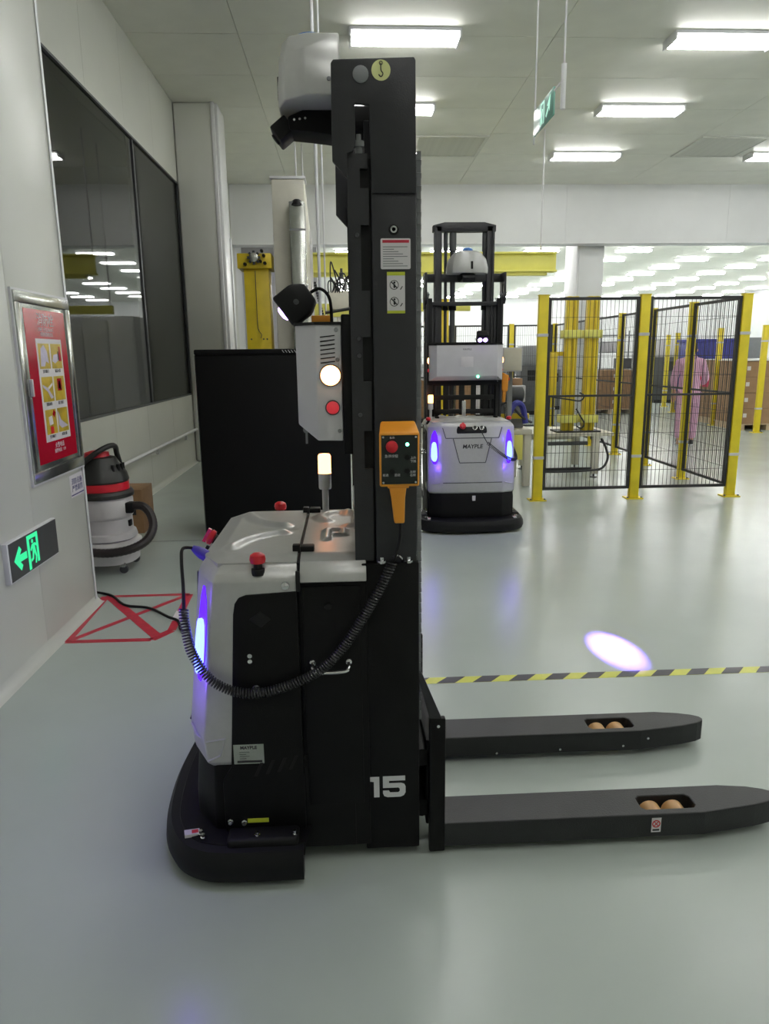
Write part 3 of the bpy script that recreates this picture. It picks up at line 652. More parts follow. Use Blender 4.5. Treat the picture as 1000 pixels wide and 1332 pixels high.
        es = [e for e in bm.edges if len(e.link_faces) == 2 and e.calc_face_angle(0) > 0.5]
        bmesh.ops.bevel(bm, geom=es, offset=0.004, segments=2, profile=0.5, affect='EDGES', clamp_overlap=True)
        me = bpy.data.meshes.new('fork'); bm.to_mesh(me); bm.free(); me.materials.append(M_fork)
        fo = bpy.data.objects.new('fork', me); COL.objects.link(fo); fo.parent = root
        for x in (0.972, 1.05):
            obj('load_roller', MB().lathe([(0.0, h0 + 0.006), (0.034, h0 + 0.006), (0.037, h0 + 0.010), (0.037, h1 - 0.010), (0.034, h1 - 0.006), (0.0, h1 - 0.006)], (x, 0, 0.058), 22, 'y'), M_tan, fo, label='tan polyurethane load roller')
        obj('roller_axle', MB().box(0.94, 1.09, (h0 + h1) / 2 - 0.004, (h0 + h1) / 2 + 0.004, 0.05, 0.062), M_lgrey, fo, smooth=False)
        if near:
            stk = obj('sticker', MB().box(0.945, 0.976, y0 - 0.0008, y0 + 0.001, 0.042, 0.093), M_paper, fo, smooth=False)
            rg = flat_ring(MB(), 0.960, 0.072, 0.010, 0.0135, y0 - 0.0008, 18)
            rg.prism([(0.951, 0.080), (0.953, 0.082), (0.969, 0.064), (0.967, 0.062)], 'y', y0 - 0.0008, y0 - 0.0014).prism([(0.951, 0.064), (0.953, 0.062), (0.969, 0.080), (0.967, 0.082)], 'y', y0 - 0.0008, y0 - 0.0014)
            obj('prohibition_mark', rg, M_red, stk, smooth=False)
            obj('caption', MB().box(0.949, 0.971, y0 - 0.0013, y0 - 0.0007, 0.047, 0.053), M_ink, stk, smooth=False)
            obj('bolt', MB().lathe([(0.008, 0), (0.007, -0.003), (0, -0.003)], (1.27, y0 + 0.028, 0.065), 10, 'y'), M_chrome, fo)
        else:
            for x, z in ((0.55, 0.034), (0.80, 0.04), (1.05, 0.045), (1.15, 0.07)):
                obj('bolt', MB().lathe([(0.006, 0), (0.005, -0.003), (0, -0.003)], (x, y0 + (0.005 if x > 1.1 else 0), z), 8, 'y'), M_chrome, fo)
    # ---- number, plates and stickers on both flanks
    for sy in (-1, 1):
        rx = (-sy * 1.0, 0, 0) if sy > 0 else (1, 0, 0)
        yb = sy * 0.3684
        xs_ = 1
        # number 15 as block figures
        n1 = [(0.044, 0.267), (0.044, 0.282), (0.073, 0.282), (0.073, 0.212), (0.056, 0.212), (0.056, 0.265)]
        n5 = [(0.084, 0.283), (0.153, 0.283), (0.153, 0.267), (0.103, 0.267), (0.103, 0.259), (0.140, 0.259), (0.150, 0.255), (0.154, 0.246), (0.154, 0.226), (0.149, 0.216), (0.138, 0.211), (0.098, 0.211), (0.088, 0.215), (0.084, 0.224), (0.084, 0.234), (0.102, 0.234), (0.106, 0.227), (0.132, 0.227), (0.136, 0.231), (0.136, 0.239), (0.132, 0.243), (0.084, 0.243)]
        if sy > 0: n1 = [(0.198 - x, z) for x, z in n1]; n5 = [(0.198 - x, z) for x, z in n5]
        obj('number_15', MB().prism(n1, 'y', yb, yb + sy * 0.0008).prism(n5, 'y', yb, yb + sy * 0.0008), M_white, root, smooth=False, label='white number 15')
        yc = sy * (HW + 0.0055)
        np_ = obj('name_plate', MB().box(-0.362, -0.272, yc, yc + sy * 0.001, 0.358, 0.422), M_steel, root, smooth=False)
        lettering('lettering', 'MAYPLE', M_ink, np_, (-0.317, yc + sy * 0.001, 0.411), (-sy, 0, 0), (0, 0, 1), 0.014, bold=0.0003)
        obj('print_band', MB().box(-0.352, -0.278, yc + sy * 0.0009, yc + sy * 0.0015, 0.362, 0.369), M_ink, np_, smooth=False)
        for q in range(4): obj('print_line', MB().box(-0.345, -0.325 + 0.01 * (q % 2), yc + sy * 0.0009, yc + sy * 0.0014, 0.375 + q * 0.007, 0.3765 + q * 0.007), M_dgrey, np_, smooth=False)
        # bolts of the drive cover
        for x, z in ((-0.384, 0.165), (-0.342, 0.160)):
            obj('bolt', MB().lathe([(0.009, 0), (0.009, sy * 0.004), (0.006, sy * 0.005), (0.006, sy * 0.012), (0, sy * 0.012)], (x, sy * (HW + 0.004), z), 8, 'y'), M_chrome, root)
        for x, yq, z in ((-0.30, 0.43, 0.14), (-0.188, 0.43, 0.14), (-0.475, 0.395, 0.128), (-0.465, 0.41, 0.126)):
            obj('bolt', MB().lathe([(0.009, 0), (0.009, 0.004), (0.006, 0.005), (0.006, 0.014), (0, 0.014)], (x, sy * yq, z), 8), M_chrome, root)
        obj('warning_label', MB().box(-0.332, -0.268, yc, yc + sy * 0.001, 0.158, 0.172), M_greenl, root, smooth=False, label='small yellow-green warning label')
        lq = [(-0.53, 0.375), (-0.485, 0.368), (-0.478, 0.392), (-0.523, 0.40)]
        tl = obj('service_label', MB().prism([(a, sy * b) for a, b in lq], 'z', 0.12, 0.1305), M_paper, root, smooth=False, label='tilted white and red service label')
        obj('print_mark', MB().prism([(a, sy * b) for a, b in ((-0.507, 0.376), (-0.488, 0.373), (-0.484, 0.388), (-0.503, 0.392))], 'z', 0.1305, 0.1311), M_red, tl, smooth=False)
        # load plate and pictogram plate on the mast
        ym = sy * 0.3602
        lp2 = obj('load_plate', MB().prism(rrect(0.097, 0.176, 1.773, 1.85, 0.004), 'y', ym, ym + sy * 0.0012), M_paper, root, smooth=False, label='white load chart plate with red header')
        obj('header', MB().box(0.102, 0.172, ym + sy * 0.001, ym + sy * 0.0018, 1.839, 1.846), M_redt, lp2, smooth=False)
        tx = MB()
        for q in range(9): tx.box(0.103, 0.168 - 0.012 * ((q * 3) % 4), ym + sy * 0.001, ym + sy * 0.0016, 1.828 - q * 0.006, 1.8298 - q * 0.006)
        obj('print_lines', tx, M_grey, lp2, smooth=False)
        pp = obj('pictogram_plate', MB().box(0.113, 0.161, ym, ym + sy * 0.0012, 1.660, 1.766), M_paper, root, smooth=False, label='white pictogram plate with lime bands')
        for z0_, z1_ in ((1.757, 1.766), (1.660, 1.667)): obj('lime_band', MB().box(0.113, 0.161, ym + sy * 0.001, ym + sy * 0.0018, z0_, z1_), M_greenl, pp, smooth=False)
        for zc_ in (1.733, 1.69):
            pg = flat_ring(MB(), 0.132, zc_, 0.0105, 0.0122, ym + sy * 0.0012, 18, t=-sy * 0.0006)
            pg.prism([(0.123, zc_ + 0.007), (0.125, zc_ + 0.009), (0.141, zc_ - 0.007), (0.139, zc_ - 0.009)], 'y', ym + sy * 0.0012, ym + sy * 0.0017)
            pg.prism(rrect(0.130, 0.135, zc_ - 0.008, zc_ + 0.002, 0.002, 2), 'y', ym + sy * 0.0012, ym + sy * 0.0017).lathe([(0.003, 0), (0.003, sy * 0.0005)], (0.1325, ym + sy * 0.0012, zc_ + 0.006), 10, 'y')
            pg.prism([(0.150, zc_ - 0.012), (0.155, zc_ - 0.004), (0.153, zc_ - 0.003), (0.147, zc_ - 0.012)], 'y', ym + sy * 0.0012, ym + sy * 0.0017)
            obj('pictogram', pg, M_ink, pp, smooth=False)
    # nuts on the foot top
    for x in (0.09, 0.168): obj('foot_bolt', MB().lathe([(0.014, 0), (0.014, 0.008), (0.008, 0.01), (0.008, 0.018), (0, 0.018)], (x, -0.366 + 0.012, 0.963), 10), M_chrome, root)
    return root

t1 = thing('stacker_truck', 'large black and silver automatic stacker truck in the foreground, forks to the right', 'forklift', (0, 2.34, 0))
make_truck(t1)
t2 = thing('stacker_truck', 'silver and black stacker truck farther back, facing the camera beside the fence', 'forklift', (1.09, 6.67, 0), PI / 2)
make_truck(t2, 0.50, False)

# light of the safety spotlights, and added glow lamps before the corner lights
def spot_light(name, loc, target, watts, deg, rgb, blend, r=0.02):
    d = bpy.data.lights.new(name, 'SPOT'); d.energy = watts; d.color = rgb; d.spot_size = math.radians(deg); d.spot_blend = blend; d.shadow_soft_size = r
    o = bpy.data.objects.new(name, d); COL.objects.link(o); o.location = loc
    o.rotation_euler = (Vector(target) - Vector(loc)).to_track_quat('-Z', 'Y').to_euler(); return o
spot_light('safety_spot_beam', (1.22, 6.45, 1.69), (1.40, 3.50, 0), 17000, 4.9, (0.22, 0.11, 1.0), 0.9, 0.01)
spot_light('safety_spot_beam', (-0.20, 2.21, 1.67), (-1.45, 2.2, 0.1), 150, 6, (0.36, 0.16, 1.0), 0.35, 0.01)

for tx, ty, rz in ((0, 2.34, 0), (1.09, 6.67, PI / 2)):     # unseen point lamps added off the corner faces to tint them blue
    for sy in (-1, 1):
        for z, w in ((0.58, 0.8), (0.86, 0.5)):
            p = Matrix.Translation((tx, ty, 0)) @ Matrix.Rotation(rz, 4, 'Z') @ Vector((-0.56, sy * 0.385, z))
            d = bpy.data.lights.new('added_corner_glow', 'POINT'); d.energy = w; d.color = (0.18, 0.06, 1.0); d.shadow_soft_size = 0.03
            o = bpy.data.objects.new('added_corner_glow', d); COL.objects.link(o); o.location = p

# ---- hand controls with coiled cords
def pendant(label, loc, rotz):
    t = thing('hand_controller', label, 'controller', loc, rotz, 'hand controllers of the stacker trucks')
    # local: face towards -y, origin at housing centre on the mast face
    fr_ = [(-0.056, -0.0), (0.056, -0.0)]
    h = MB().loft([[(-0.048, 0.0, -0.082), (0.048, 0.0, -0.082), (0.048, 0.0, 0.09), (-0.048, 0.0, 0.09)], [(-0.055, -0.055, -0.086), (0.055, -0.055, -0.086), (0.055, -0.062, 0.062), (-0.055, -0.062, 0.062)]])
    hs = obj('housing', h, M_orange, t, bevel=0.006, seg=3)
    def fp(x, z, off=0.0):  # point on the tilted face
        y = -0.055 - (z + 0.086) / 0.148 * 0.007; return (x, y - off, z)
    pl = MB().loft([[fp(-0.049, -0.078, 0.0), fp(0.049, -0.078, 0.0), fp(0.049, 0.056, 0.0), fp(-0.049, 0.056, 0.0)], [fp(-0.049, -0.078, 0.0015), fp(0.049, -0.078, 0.0015), fp(0.049, 0.056, 0.0015), fp(-0.049, 0.056, 0.0015)]])
    pa = obj('front_panel', pl, M_pcb, t, smooth=False)
    obj('red_button', MB().lathe([(0.016, 0), (0.016, -0.012), (0.012, -0.015), (0, -0.016)], fp(-0.021, 0.026, 0.001), 22, 'y'), M_red, pa, label='round red push button')
    obj('green_led', MB().lathe([(0.005, 0), (0.004, -0.003), (0, -0.004)], fp(0.021, 0.031, 0.001), 12, 'y'), E_gled, pa, label='lit green indicator')
    for x, z in ((-0.044, 0.051), (0.044, 0.051), (-0.044, -0.073), (0.044, -0.073)):
        obj('screw', MB().lathe([(0.004, 0), (0.003, -0.002), (0, -0.002)], fp(x, z, 0.0015), 8, 'y'), M_chrome, pa)
    # the printed captions
    for txt, x, z, s in (('急停', -0.02, 0.049, 0.007), ('急停按钮', -0.022, -0.001, 0.009), ('上升', 0.037, -0.006, 0.008), ('下降', 0.037, -0.016, 0.008), ('前进', -0.038, -0.053, 0.008), ('后退', -0.006, -0.053, 0.008), ('左转', 0.036, -0.045, 0.008), ('右转', 0.036, -0.054, 0.008)):
        lettering('caption', txt, M_paper, pa, fp(x, z, 0.0016), (1, 0, 0), (0, -0.047, 1), s)
    for x, z in ((0.021, -0.004), (-0.02, -0.043), (0.021, -0.042)):
        obj('membrane_key', MB().lathe([(0.008, 0), (0.007, -0.0015), (0, -0.002)], fp(x, z, 0.0014), 14, 'y'), M_blackm, pa)
    g = MB().loft([[(-0.028, -0.012, -0.088), (0.02, -0.012, -0.088), (0.02, -0.048, -0.088), (-0.028, -0.048, -0.088)], [(-0.022, -0.012, -0.12), (0.016, -0.012, -0.12), (0.016, -0.046, -0.12), (-0.022, -0.046, -0.12)], [(-0.014, -0.014, -0.192), (0.014, -0.014, -0.192), (0.014, -0.042, -0.192), (-0.014, -0.042, -0.192)]])
    obj('handle', g, M_orange, t, bevel=0.004)
    obj('handle_collar', MB().box(-0.032, 0.026, -0.05, -0.008, -0.091, -0.084), M_orange, t, bevel=0.002)
    return t
pendant('orange hand controller with red button hung on the near black mast', (0.138, 2.34 - 0.372, 1.285), 0)
pendant('orange hand controller hung on the far truck behind the silver body', (1.09 + 0.372, 6.67 + 0.14, 1.293), PI / 2)
cc = tag(obj('coiled_cord', coil(spline([(0.118, 1.945, 0.975), (0.066, 1.93, 0.875), (-0.04, 1.925, 0.715), (-0.14, 1.925, 0.638), (-0.285, 1.925, 0.597), (-0.395, 1.925, 0.632), (-0.458, 1.94, 0.715), (-0.478, 1.955, 0.80), (-0.482, 1.97, 0.845)], 10), 0.0125, 0.0027, 112, 6, 10), M_cord),
         'black coiled cord sweeping across the flank of the near stacker truck', 'cord', 'coiled cords of the hand controllers')
obj('plain_lead', MB().tube(spline([(-0.482, 1.97, 0.845), (-0.486, 2.0, 0.90), (-0.495, 2.04, 0.97), (-0.498, 2.08, 0.995), (-0.478, 2.118, 0.987)], 8), 0.005, 6), M_blackm, cc)
obj('plain_lead', MB().tube(spline([(0.118, 1.945, 0.975), (0.128, 1.94, 1.0), (0.140, 1.935, 1.05), (0.142, 1.94, 1.10)], 6), 0.0045, 6), M_blackm, cc)
obj('cord_clip', MB().tube(spline([(0.12, 1.972, 0.985), (0.135, 1.955, 0.992), (0.145, 1.955, 0.985), (0.148, 1.97, 0.97)], 6), 0.004, 6), M_chrome, cc)
obj('plug', MB().lathe([(0.008, -0.045), (0.014, -0.03), (0.018, -0.012), (0.018, 0.02), (0.021, 0.022), (0.021, 0.036)], (0, 0, 0), 14).xform(Matrix.Translation((-0.442, 2.12, 0.962)) @ Matrix.Rotation(math.radians(125), 4, 'Y')), M_plug_lit, cc, label='plug coloured violet for the blue LED light')
c2 = tag(obj('coiled_cord', coil(spline([(1.205, 6.11, 0.80), (1.305, 6.12, 0.72), (1.405, 6.15, 0.655), (1.47, 6.2, 0.64), (1.50, 6.3, 0.66), (1.51, 6.52, 0.75), (1.505, 6.72, 0.95), (1.50, 6.80, 1.08)], 8), 0.0125, 0.0036, 80, 5, 8), M_cord),
         'black coiled cord hanging across the silver front of the far truck', 'cord', 'coiled cords of the hand controllers')
obj('plain_lead', MB().tube(spline([(1.165, 6.19, 0.90), (1.175, 6.14, 0.86), (1.205, 6.11, 0.80)], 6), 0.004, 6), M_blackm, c2)

# ================================================================== FLOOR MARKINGS
ht = thing('floor_tape', 'yellow and black striped tape line on the floor behind the forks', 'tape', (0, 0, 0))
X0, X1, Ya, Yb = -0.5, 6.0, 3.17, 3.235
obj('tape', MB().box(X0, X1, Ya, Yb, 0, 0.0008), M_ytape, ht, smooth=False)
sm = mesh_of('stripe', MB().prism([(0, 0), (0.09, 0), (0.15, Yb - Ya), (0.06, Yb - Ya)], 'z', 0.0008, 0.0014), smooth=False); sm.materials.append(M_ktape)
for i in range(36): put('stripe', sm, ht, (X0 + 0.02 + i * 0.176, Ya, 0))
rq = thing('floor_tape', 'red taped square with a cross on the floor by the left wall', 'tape', (0, 0, 0))
def strip(a, b, w, nm='tape_strip', m=M_redt, z=0.0008, dz=0.0):
    a, b = Vector(a), Vector(b); d = (b - a).normalized(); n = Vector((-d.y, d.x)) * w / 2
    return obj(nm, MB().prism([tuple(a + n), tuple(a - n), tuple(b - n), tuple(b + n)], 'z', dz, z), m, rq, smooth=False)
A, B, C_, D, D2 = (-1.605, 3.845), (-1.13, 3.84), (-1.05, 3.97), (-1.085, 4.62), (-1.635, 4.62)
strip(A, B, 0.045); strip(B, C_, 0.055); strip(C_, D, 0.05); strip(D, D2, 0.04); strip(D2, A, 0.055)
strip((-1.59, 3.86), (-1.10, 4.60), 0.04, z=0.0014, dz=0.0008); strip((-1.11, 3.88), (-1.60, 4.60), 0.06, z=0.002, dz=0.0014)
strip((-1.065, 4.13), (-1.07, 4.30), 0.055, 'torn_patch', M_paper, z=0.0015, dz=0.0008)

# ================================================================== NEAR WALL: cabinet, signs
fc = thing('hydrant_cabinet', 'steel framed fire hydrant cabinet with a red poster door on left wall', 'cabinet', (XN, 4.14, 0))
f = MB()
for y0, y1, z0, z1 in ((-0.36, 0.36, 1.835, 1.892), (-0.36, 0.36, 0.907, 0.965), (-0.36, -0.30, 0.965, 1.835), (0.30, 0.36, 0.965, 1.835)):
    f.box(0, 0.02, y0, y1, z0, z1)
obj('frame', f, M_steel, fc, bevel=0.003)
obj('outer_trim', MB().box(0, 0.012, -0.372, -0.36, 0.895, 1.904).box(0, 0.012, 0.36, 0.372, 0.895, 1.904).box(0, 0.012, -0.36, 0.36, 1.892, 1.904).box(0, 0.012, -0.36, 0.36, 0.895, 0.907), M_white, fc, smooth=False)
dr = obj('door', MB().box(0, 0.014, -0.298, 0.298, 0.967, 1.833), M_steel, fc, bevel=0.002)
po = obj('poster', MB().box(0.014, 0.0155, -0.265, 0.27, 0.995, 1.812), M_redp, dr, smooth=False, label='glossy red instruction poster')
obj('handle', MB().box(0.014, 0.03, -0.285, -0.268, 1.36, 1.45), M_lgrey, dr, bevel=0.003)
lettering('lettering', '消防栓', M_paper, po, (0.0158, 0.0, 1.755), (0, 1, 0), (0, 0, 1), 0.075)
lettering('lettering', 'FIRE HYDRANT', M_paper, po, (0.0158, 0.0, 1.708), (0, 1, 0), (0, 0, 1), 0.03)
lettering('lettering', '消防栓使用方法', M_paper, po, (0.0158, 0.0, 1.682), (0, 1, 0), (0, 0, 1), 0.024)
lettering('lettering', '火警电话', M_paper, po, (0.0158, 0.02, 1.075), (0, 1, 0), (0, 0, 1), 0.032)
lettering('lettering', '报警电话：119', M_paper, po, (0.0158, 0.02, 1.045), (0, 1, 0), (0, 0, 1), 0.024)
bd = obj('picture_board', MB().box(0.0155, 0.0162, -0.155, 0.19, 1.105, 1.66), M_paper, po, smooth=False)
xx = 0.0162
for r in range(3):
    for c in range(2):
        y0 = -0.135 + c * 0.165; z1 = 1.635 - r * 0.178
        obj('picture', MB().box(xx, xx + 0.0006, y0, y0 + 0.145, z1 - 0.135, z1), M_mustard, bd, smooth=False)
        lettering('caption', ('打开箱门', '铺设水带', '连接水枪', '接上接口', '打开阀门', '对准火源')[r * 2 + c], M_ink, bd, (xx + 0.0004, y0 + 0.07, z1 - 0.15), (0, 1, 0), (0, 0, 1), 0.02)
        d2 = MB()
        def pf(pts, mm, nm): obj(nm, MB().prism([(y0 + a * 0.145, z1 - 0.135 + b * 0.135) for a, b in pts], 'x', xx + 0.0006, xx + 0.0011), mm, bd, smooth=False)
        k = r * 2 + c
        if k == 0: pf([(0.1, 0.1), (0.2, 0.8), (0.5, 0.95), (0.75, 0.7), (0.85, 0.2), (0.6, 0.3), (0.45, 0.1)], M_lilac, 'picture_shape')
        if k == 1: pf([(0.05, 0.3), (0.2, 0.55), (0.6, 0.6), (0.7, 0.35), (0.3, 0.2)], M_lilac, 'picture_shape'); pf([(0.7, 0.3), (0.75, 0.9), (0.9, 0.9), (0.95, 0.3)], M_redp, 'picture_shape'); pf([(0.6, 0.35), (0.62, 0.7), (0.7, 0.7), (0.72, 0.35)], M_ink, 'picture_shape')
        if k == 2: pf([(0.05, 0.7), (0.5, 0.55), (0.95, 0.15), (0.7, 0.1), (0.45, 0.4), (0.05, 0.6)], M_lilac, 'picture_shape'); pf([(0.45, 0.55), (0.95, 0.75), (0.95, 0.65), (0.5, 0.45)], M_paper, 'picture_shape')
        if k == 3: pf([(0.3, 0.4), (0.3, 0.9), (0.7, 0.9), (0.7, 0.4)], M_redp, 'picture_shape'); pf([(0.4, 0.5), (0.45, 0.8), (0.6, 0.8), (0.6, 0.45)], M_paper, 'picture_shape')
        if k == 4: pf([(0.3, 0.35), (0.25, 0.7), (0.6, 0.75), (0.65, 0.4)], M_paper, 'picture_shape'); pf([(0.35, 0.02), (0.35, 0.3), (0.65, 0.3), (0.65, 0.02)], M_red, 'picture_shape'); pf([(0.65, 0.8), (0.8, 0.98), (0.95, 0.85), (0.8, 0.65)], M_redp, 'picture_shape')
        if k == 5: pf([(0.05, 0.9), (0.3, 0.5), (0.95, 0.2), (0.3, 0.15), (0.05, 0.3)], M_lilac, 'picture_shape')
ws = thing('wall_notice', 'small white notice with blue characters under the hydrant cabinet', 'notice', (XN, 4.39, 0.80))
obj('paper', MB().box(0, 0.001, -0.11, 0.105, -0.065, 0.07), M_paper, ws, smooth=False)
lettering('lettering', '消防设施\n严禁遮挡', M_inkb, ws, (0.0012, 0.0, 0.005), (0, 1, 0), (0, 0, 1), 0.042)
obj('blue_rule', MB().box(0.001, 0.0015, -0.10, 0.1, -0.055, -0.048), M_inkb, ws, smooth=False)

def exit_marks(t, P, m, names=('running_figure', 'arrow', 'door_outline')):
    """P(u, v) -> point builder through prism; u right 0..1, v up"""
    pass
es = thing('exit_sign', 'lit green emergency exit sign with left arrow low on the left wall', 'sign', (XN, 3.66, 0.59))
obj('casing', MB().box(0, 0.026, -0.29, 0.295, -0.102, 0.102), M_white, es, bevel=0.003)
obj('face', MB().box(0.026, 0.028, -0.275, 0.29, -0.094, 0.096), M_signface, es, smooth=False)
def yz(mb, pts, x0=0.028, x1=0.0292): return mb.prism(pts, 'x', x0, x1)
ar = yz(MB(), [(-0.235, 0.0), (-0.17, 0.062), (-0.148, 0.04), (-0.172, 0.018), (-0.095, 0.018), (-0.095, -0.018), (-0.172, -0.018), (-0.148, -0.04), (-0.17, -0.062)])
obj('arrow', ar, E_green, es, smooth=False)
dm = MB()
yz(dm, [(-0.082, -0.088), (-0.057, -0.088), (-0.057, 0.088), (-0.082, 0.088)]); yz(dm, [(-0.057, 0.066), (0.045, 0.066), (0.045, 0.088), (-0.057, 0.088)]); yz(dm, [(0.022, -0.07), (0.045, -0.07), (0.045, 0.066), (0.022, 0.066)])
obj('door_outline', dm, E_green, es, smooth=False)
rm = MB()
yz(rm, [(-0.022 + 0.011 * math.cos(a), 0.05 + 0.011 * math.sin(a)) for a in [2 * PI * i / 10 for i in range(10)]])
yz(rm, [(-0.032, 0.034), (0.0, 0.038), (0.006, 0.0), (-0.012, -0.012), (-0.025, 0.0)])
yz(rm, [(-0.012, -0.008), (0.006, 0.0), (0.018, -0.035), (0.004, -0.072), (-0.008, -0.07), (0.002, -0.036)])
yz(rm, [(-0.026, 0.004), (-0.012, -0.008), (-0.024, -0.045), (-0.05, -0.052), (-0.052, -0.04), (-0.036, -0.034)])
yz(rm, [(-0.032, 0.034), (-0.024, 0.026), (-0.04, 0.002), (-0.052, 0.01), (-0.046, 0.018)])
yz(rm, [(0.0, 0.038), (0.004, 0.024), (0.022, 0.014), (0.026, 0.022), (0.014, 0.034)])
obj('running_figure', rm, E_green, es, smooth=False)

# hanging exit sign with its two rods
hs = thing('exit_sign', 'green glass exit sign hanging from the ceiling on two thin rods', 'sign', (1.40, 5.28, 3.175))
obj('glass_plate', MB().box(-0.006, 0.006, -0.20, 0.30, -0.09, 0.08), M_signglass, hs, bevel=0.002)
gm = MB()
def yz2(pts): gm.prism(pts, 'x', -0.006, -0.0075)
yz2([(0.02, -0.075), (0.035, -0.075), (0.035, 0.07), (0.02, 0.07)]); yz2([(0.10, -0.075), (0.115, -0.075), (0.115, 0.07), (0.10, 0.07)]); yz2([(0.035, 0.056), (0.10, 0.056), (0.10, 0.07), (0.035, 0.07)])
yz2([(0.055, -0.07), (0.07, -0.03), (0.06, 0.02), (0.075, 0.03), (0.085, -0.02), (0.09, -0.07), (0.078, -0.07), (0.075, -0.04), (0.066, -0.07)])
yz2([(-0.13, 0.06), (-0.05, 0.01), (-0.08, 0.0), (-0.02, -0.045), (-0.04, -0.06), (-0.1, -0.015), (-0.115, -0.04)])
obj('pictogram', gm, E_mint, hs, smooth=False)
obj('rod', MB().tube([(0, 0.30, -0.14), (0, 0.30, CZ - 3.175)], 0.006, 8), M_lgrey, hs)
obj('rod', MB().tube([(0, -0.40, 0.02), (0, -0.40, CZ - 3.175)], 0.006, 8), M_lgrey, hs)
obj('rod_sleeve', MB().tube([(0, -0.40, -0.12), (0, -0.40, 0.14)], 0.016, 10), M_white, hs)
obj('carrier_bar', MB().box(-0.004, 0.004, -0.40, -0.2, 0.05, 0.06), M_lgrey, hs, smooth=False)

# rail along the window wall with brackets
rl = thing('wall_rail', 'thin white rail with a bracket along the wall below the window', 'rail', (XW, 0, 0.5))
obj('tube', MB().tube([(0.05, 4.6, 0), (0.05, 10.9, 0)], 0.02, 10), M_white, rl)
for y in (6.4, 8.75, 10.3):
    obj('bracket', MB().box(0, 0.035, y - 0.02, y + 0.02, -0.09, 0.0).lathe([(0.03, 0), (0.025, 0.012)], (0.0, y, -0.07), 12, 'x'), M_white, rl, bevel=0.003)

# ================================================================== VACUUM CLEANER, CARTON
vc = thing('vacuum_cleaner', 'white industrial vacuum cleaner with black and red top behind wall corner', 'vacuum', (-1.82, 5.30, 0))
def sq(r, z, p=0.62, n=32):
    out = []
    for i in range(n):
        a = 2 * PI * i / n; c, s_ = math.cos(a), math.sin(a)
        out.append((r * abs(c) ** p * (1 if c >= 0 else -1), r * abs(s_) ** p * (1 if s_ >= 0 else -1), z))
    return out
obj('base', MB().loft([sq(0.20, 0.07, 0.8), sq(0.215, 0.075, 0.8), sq(0.222, 0.15, 0.8), sq(0.238, 0.17, 0.8), sq(0.238, 0.215, 0.8), sq(0.215, 0.235, 0.85), sq(0.16, 0.24, 0.9)]), M_vac, vc)
obj('drum', MB().loft([sq(0.19, 0.235, 0.85), sq(0.215, 0.25, 0.85), sq(0.205, 0.29, 0.85), sq(0.19, 0.30, 0.88), sq(0.187, 0.40, 0.88), sq(0.195, 0.41, 0.88), sq(0.202, 0.43, 0.88), sq(0.202, 0.53, 0.88), sq(0.19, 0.565, 0.9)]), M_vac, vc)
obj('rim', MB().lathe([(0.19, 0.555), (0.215, 0.558), (0.218, 0.585), (0.205, 0.605), (0.18, 0.61)], (0, 0, 0), 32), M_vacb, vc)
obj('red_band', MB().lathe([(0.18, 0.605), (0.19, 0.61), (0.188, 0.665), (0.175, 0.67)], (0, 0, 0), 32), M_red, vc, label='bright red band')
hd_ = obj('motor_head', MB().lathe([(0.185, 0.665), (0.192, 0.68), (0.18, 0.73), (0.13, 0.81), (0.11, 0.845), (0.05, 0.86), (0, 0.86)], (0, 0, 0), 32), M_vacb, vc)
obj('head_cap', MB().lathe([(0.09, 0.85), (0.085, 0.88), (0.04, 0.895), (0, 0.895)], (-0.02, 0, 0), 24), M_red, hd_)
for a in (-0.7, -0.4, -0.1, 0.2):
    obj('vent_slot', MB().box(0.148, 0.166, -0.008, 0.008, 0.735, 0.80).xform(Matrix.Rotation(a, 4, 'Z')), M_slot, hd_, bevel=0.002)
obj('carry_handle', MB().tube(spline([(-0.17, -0.10, 0.70), (-0.10, -0.13, 0.80), (0.0, -0.12, 0.88), (0.085, -0.07, 0.93), (0.115, 0.0, 0.925), (0.10, 0.08, 0.86), (0.10, 0.14, 0.76)], 6), 0.02, 10), M_vacb, vc)
obj('latch', MB().box(-0.19, -0.07, -0.215, -0.195, 0.415, 0.455), M_blackm, vc, bevel=0.006)
obj('inlet', MB().box(0.17, 0.235, -0.10, -0.03, 0.44, 0.52), M_blackm, vc, bevel=0.01)
hose_path = spline([(0.22, -0.065, 0.49), (0.30, -0.07, 0.485), (0.36, -0.10, 0.43), (0.385, -0.15, 0.345), (0.35, -0.22, 0.265), (0.25, -0.27, 0.215), (0.10, -0.28, 0.19), (-0.05, -0.27, 0.20), (-0.17, -0.25, 0.235)], 10)
obj('hose', MB().tube(hose_path, [0.03 + 0.0022 * (i % 2) for i in range(len(hose_path))], 10), M_hose, vc)
obj('badge', MB().box(0.175, 0.197, -0.06, -0.01, 0.335, 0.38), M_blackm, vc, bevel=0.003)
for x, y in ((-0.15, -0.15), (0.15, -0.15), (0.15, 0.15), (-0.15, 0.15)):
    cs = obj('caster', MB().lathe([(0.0, -0.012), (0.03, -0.012), (0.032, 0.0), (0.03, 0.012), (0, 0.012)], (x, y, 0.032), 14, 'y'), M_dgrey, vc)
    obj('fork', MB().box(x - 0.016, x + 0.016, y - 0.02, y + 0.02, 0.05, 0.085), M_chrome, cs, bevel=0.003)

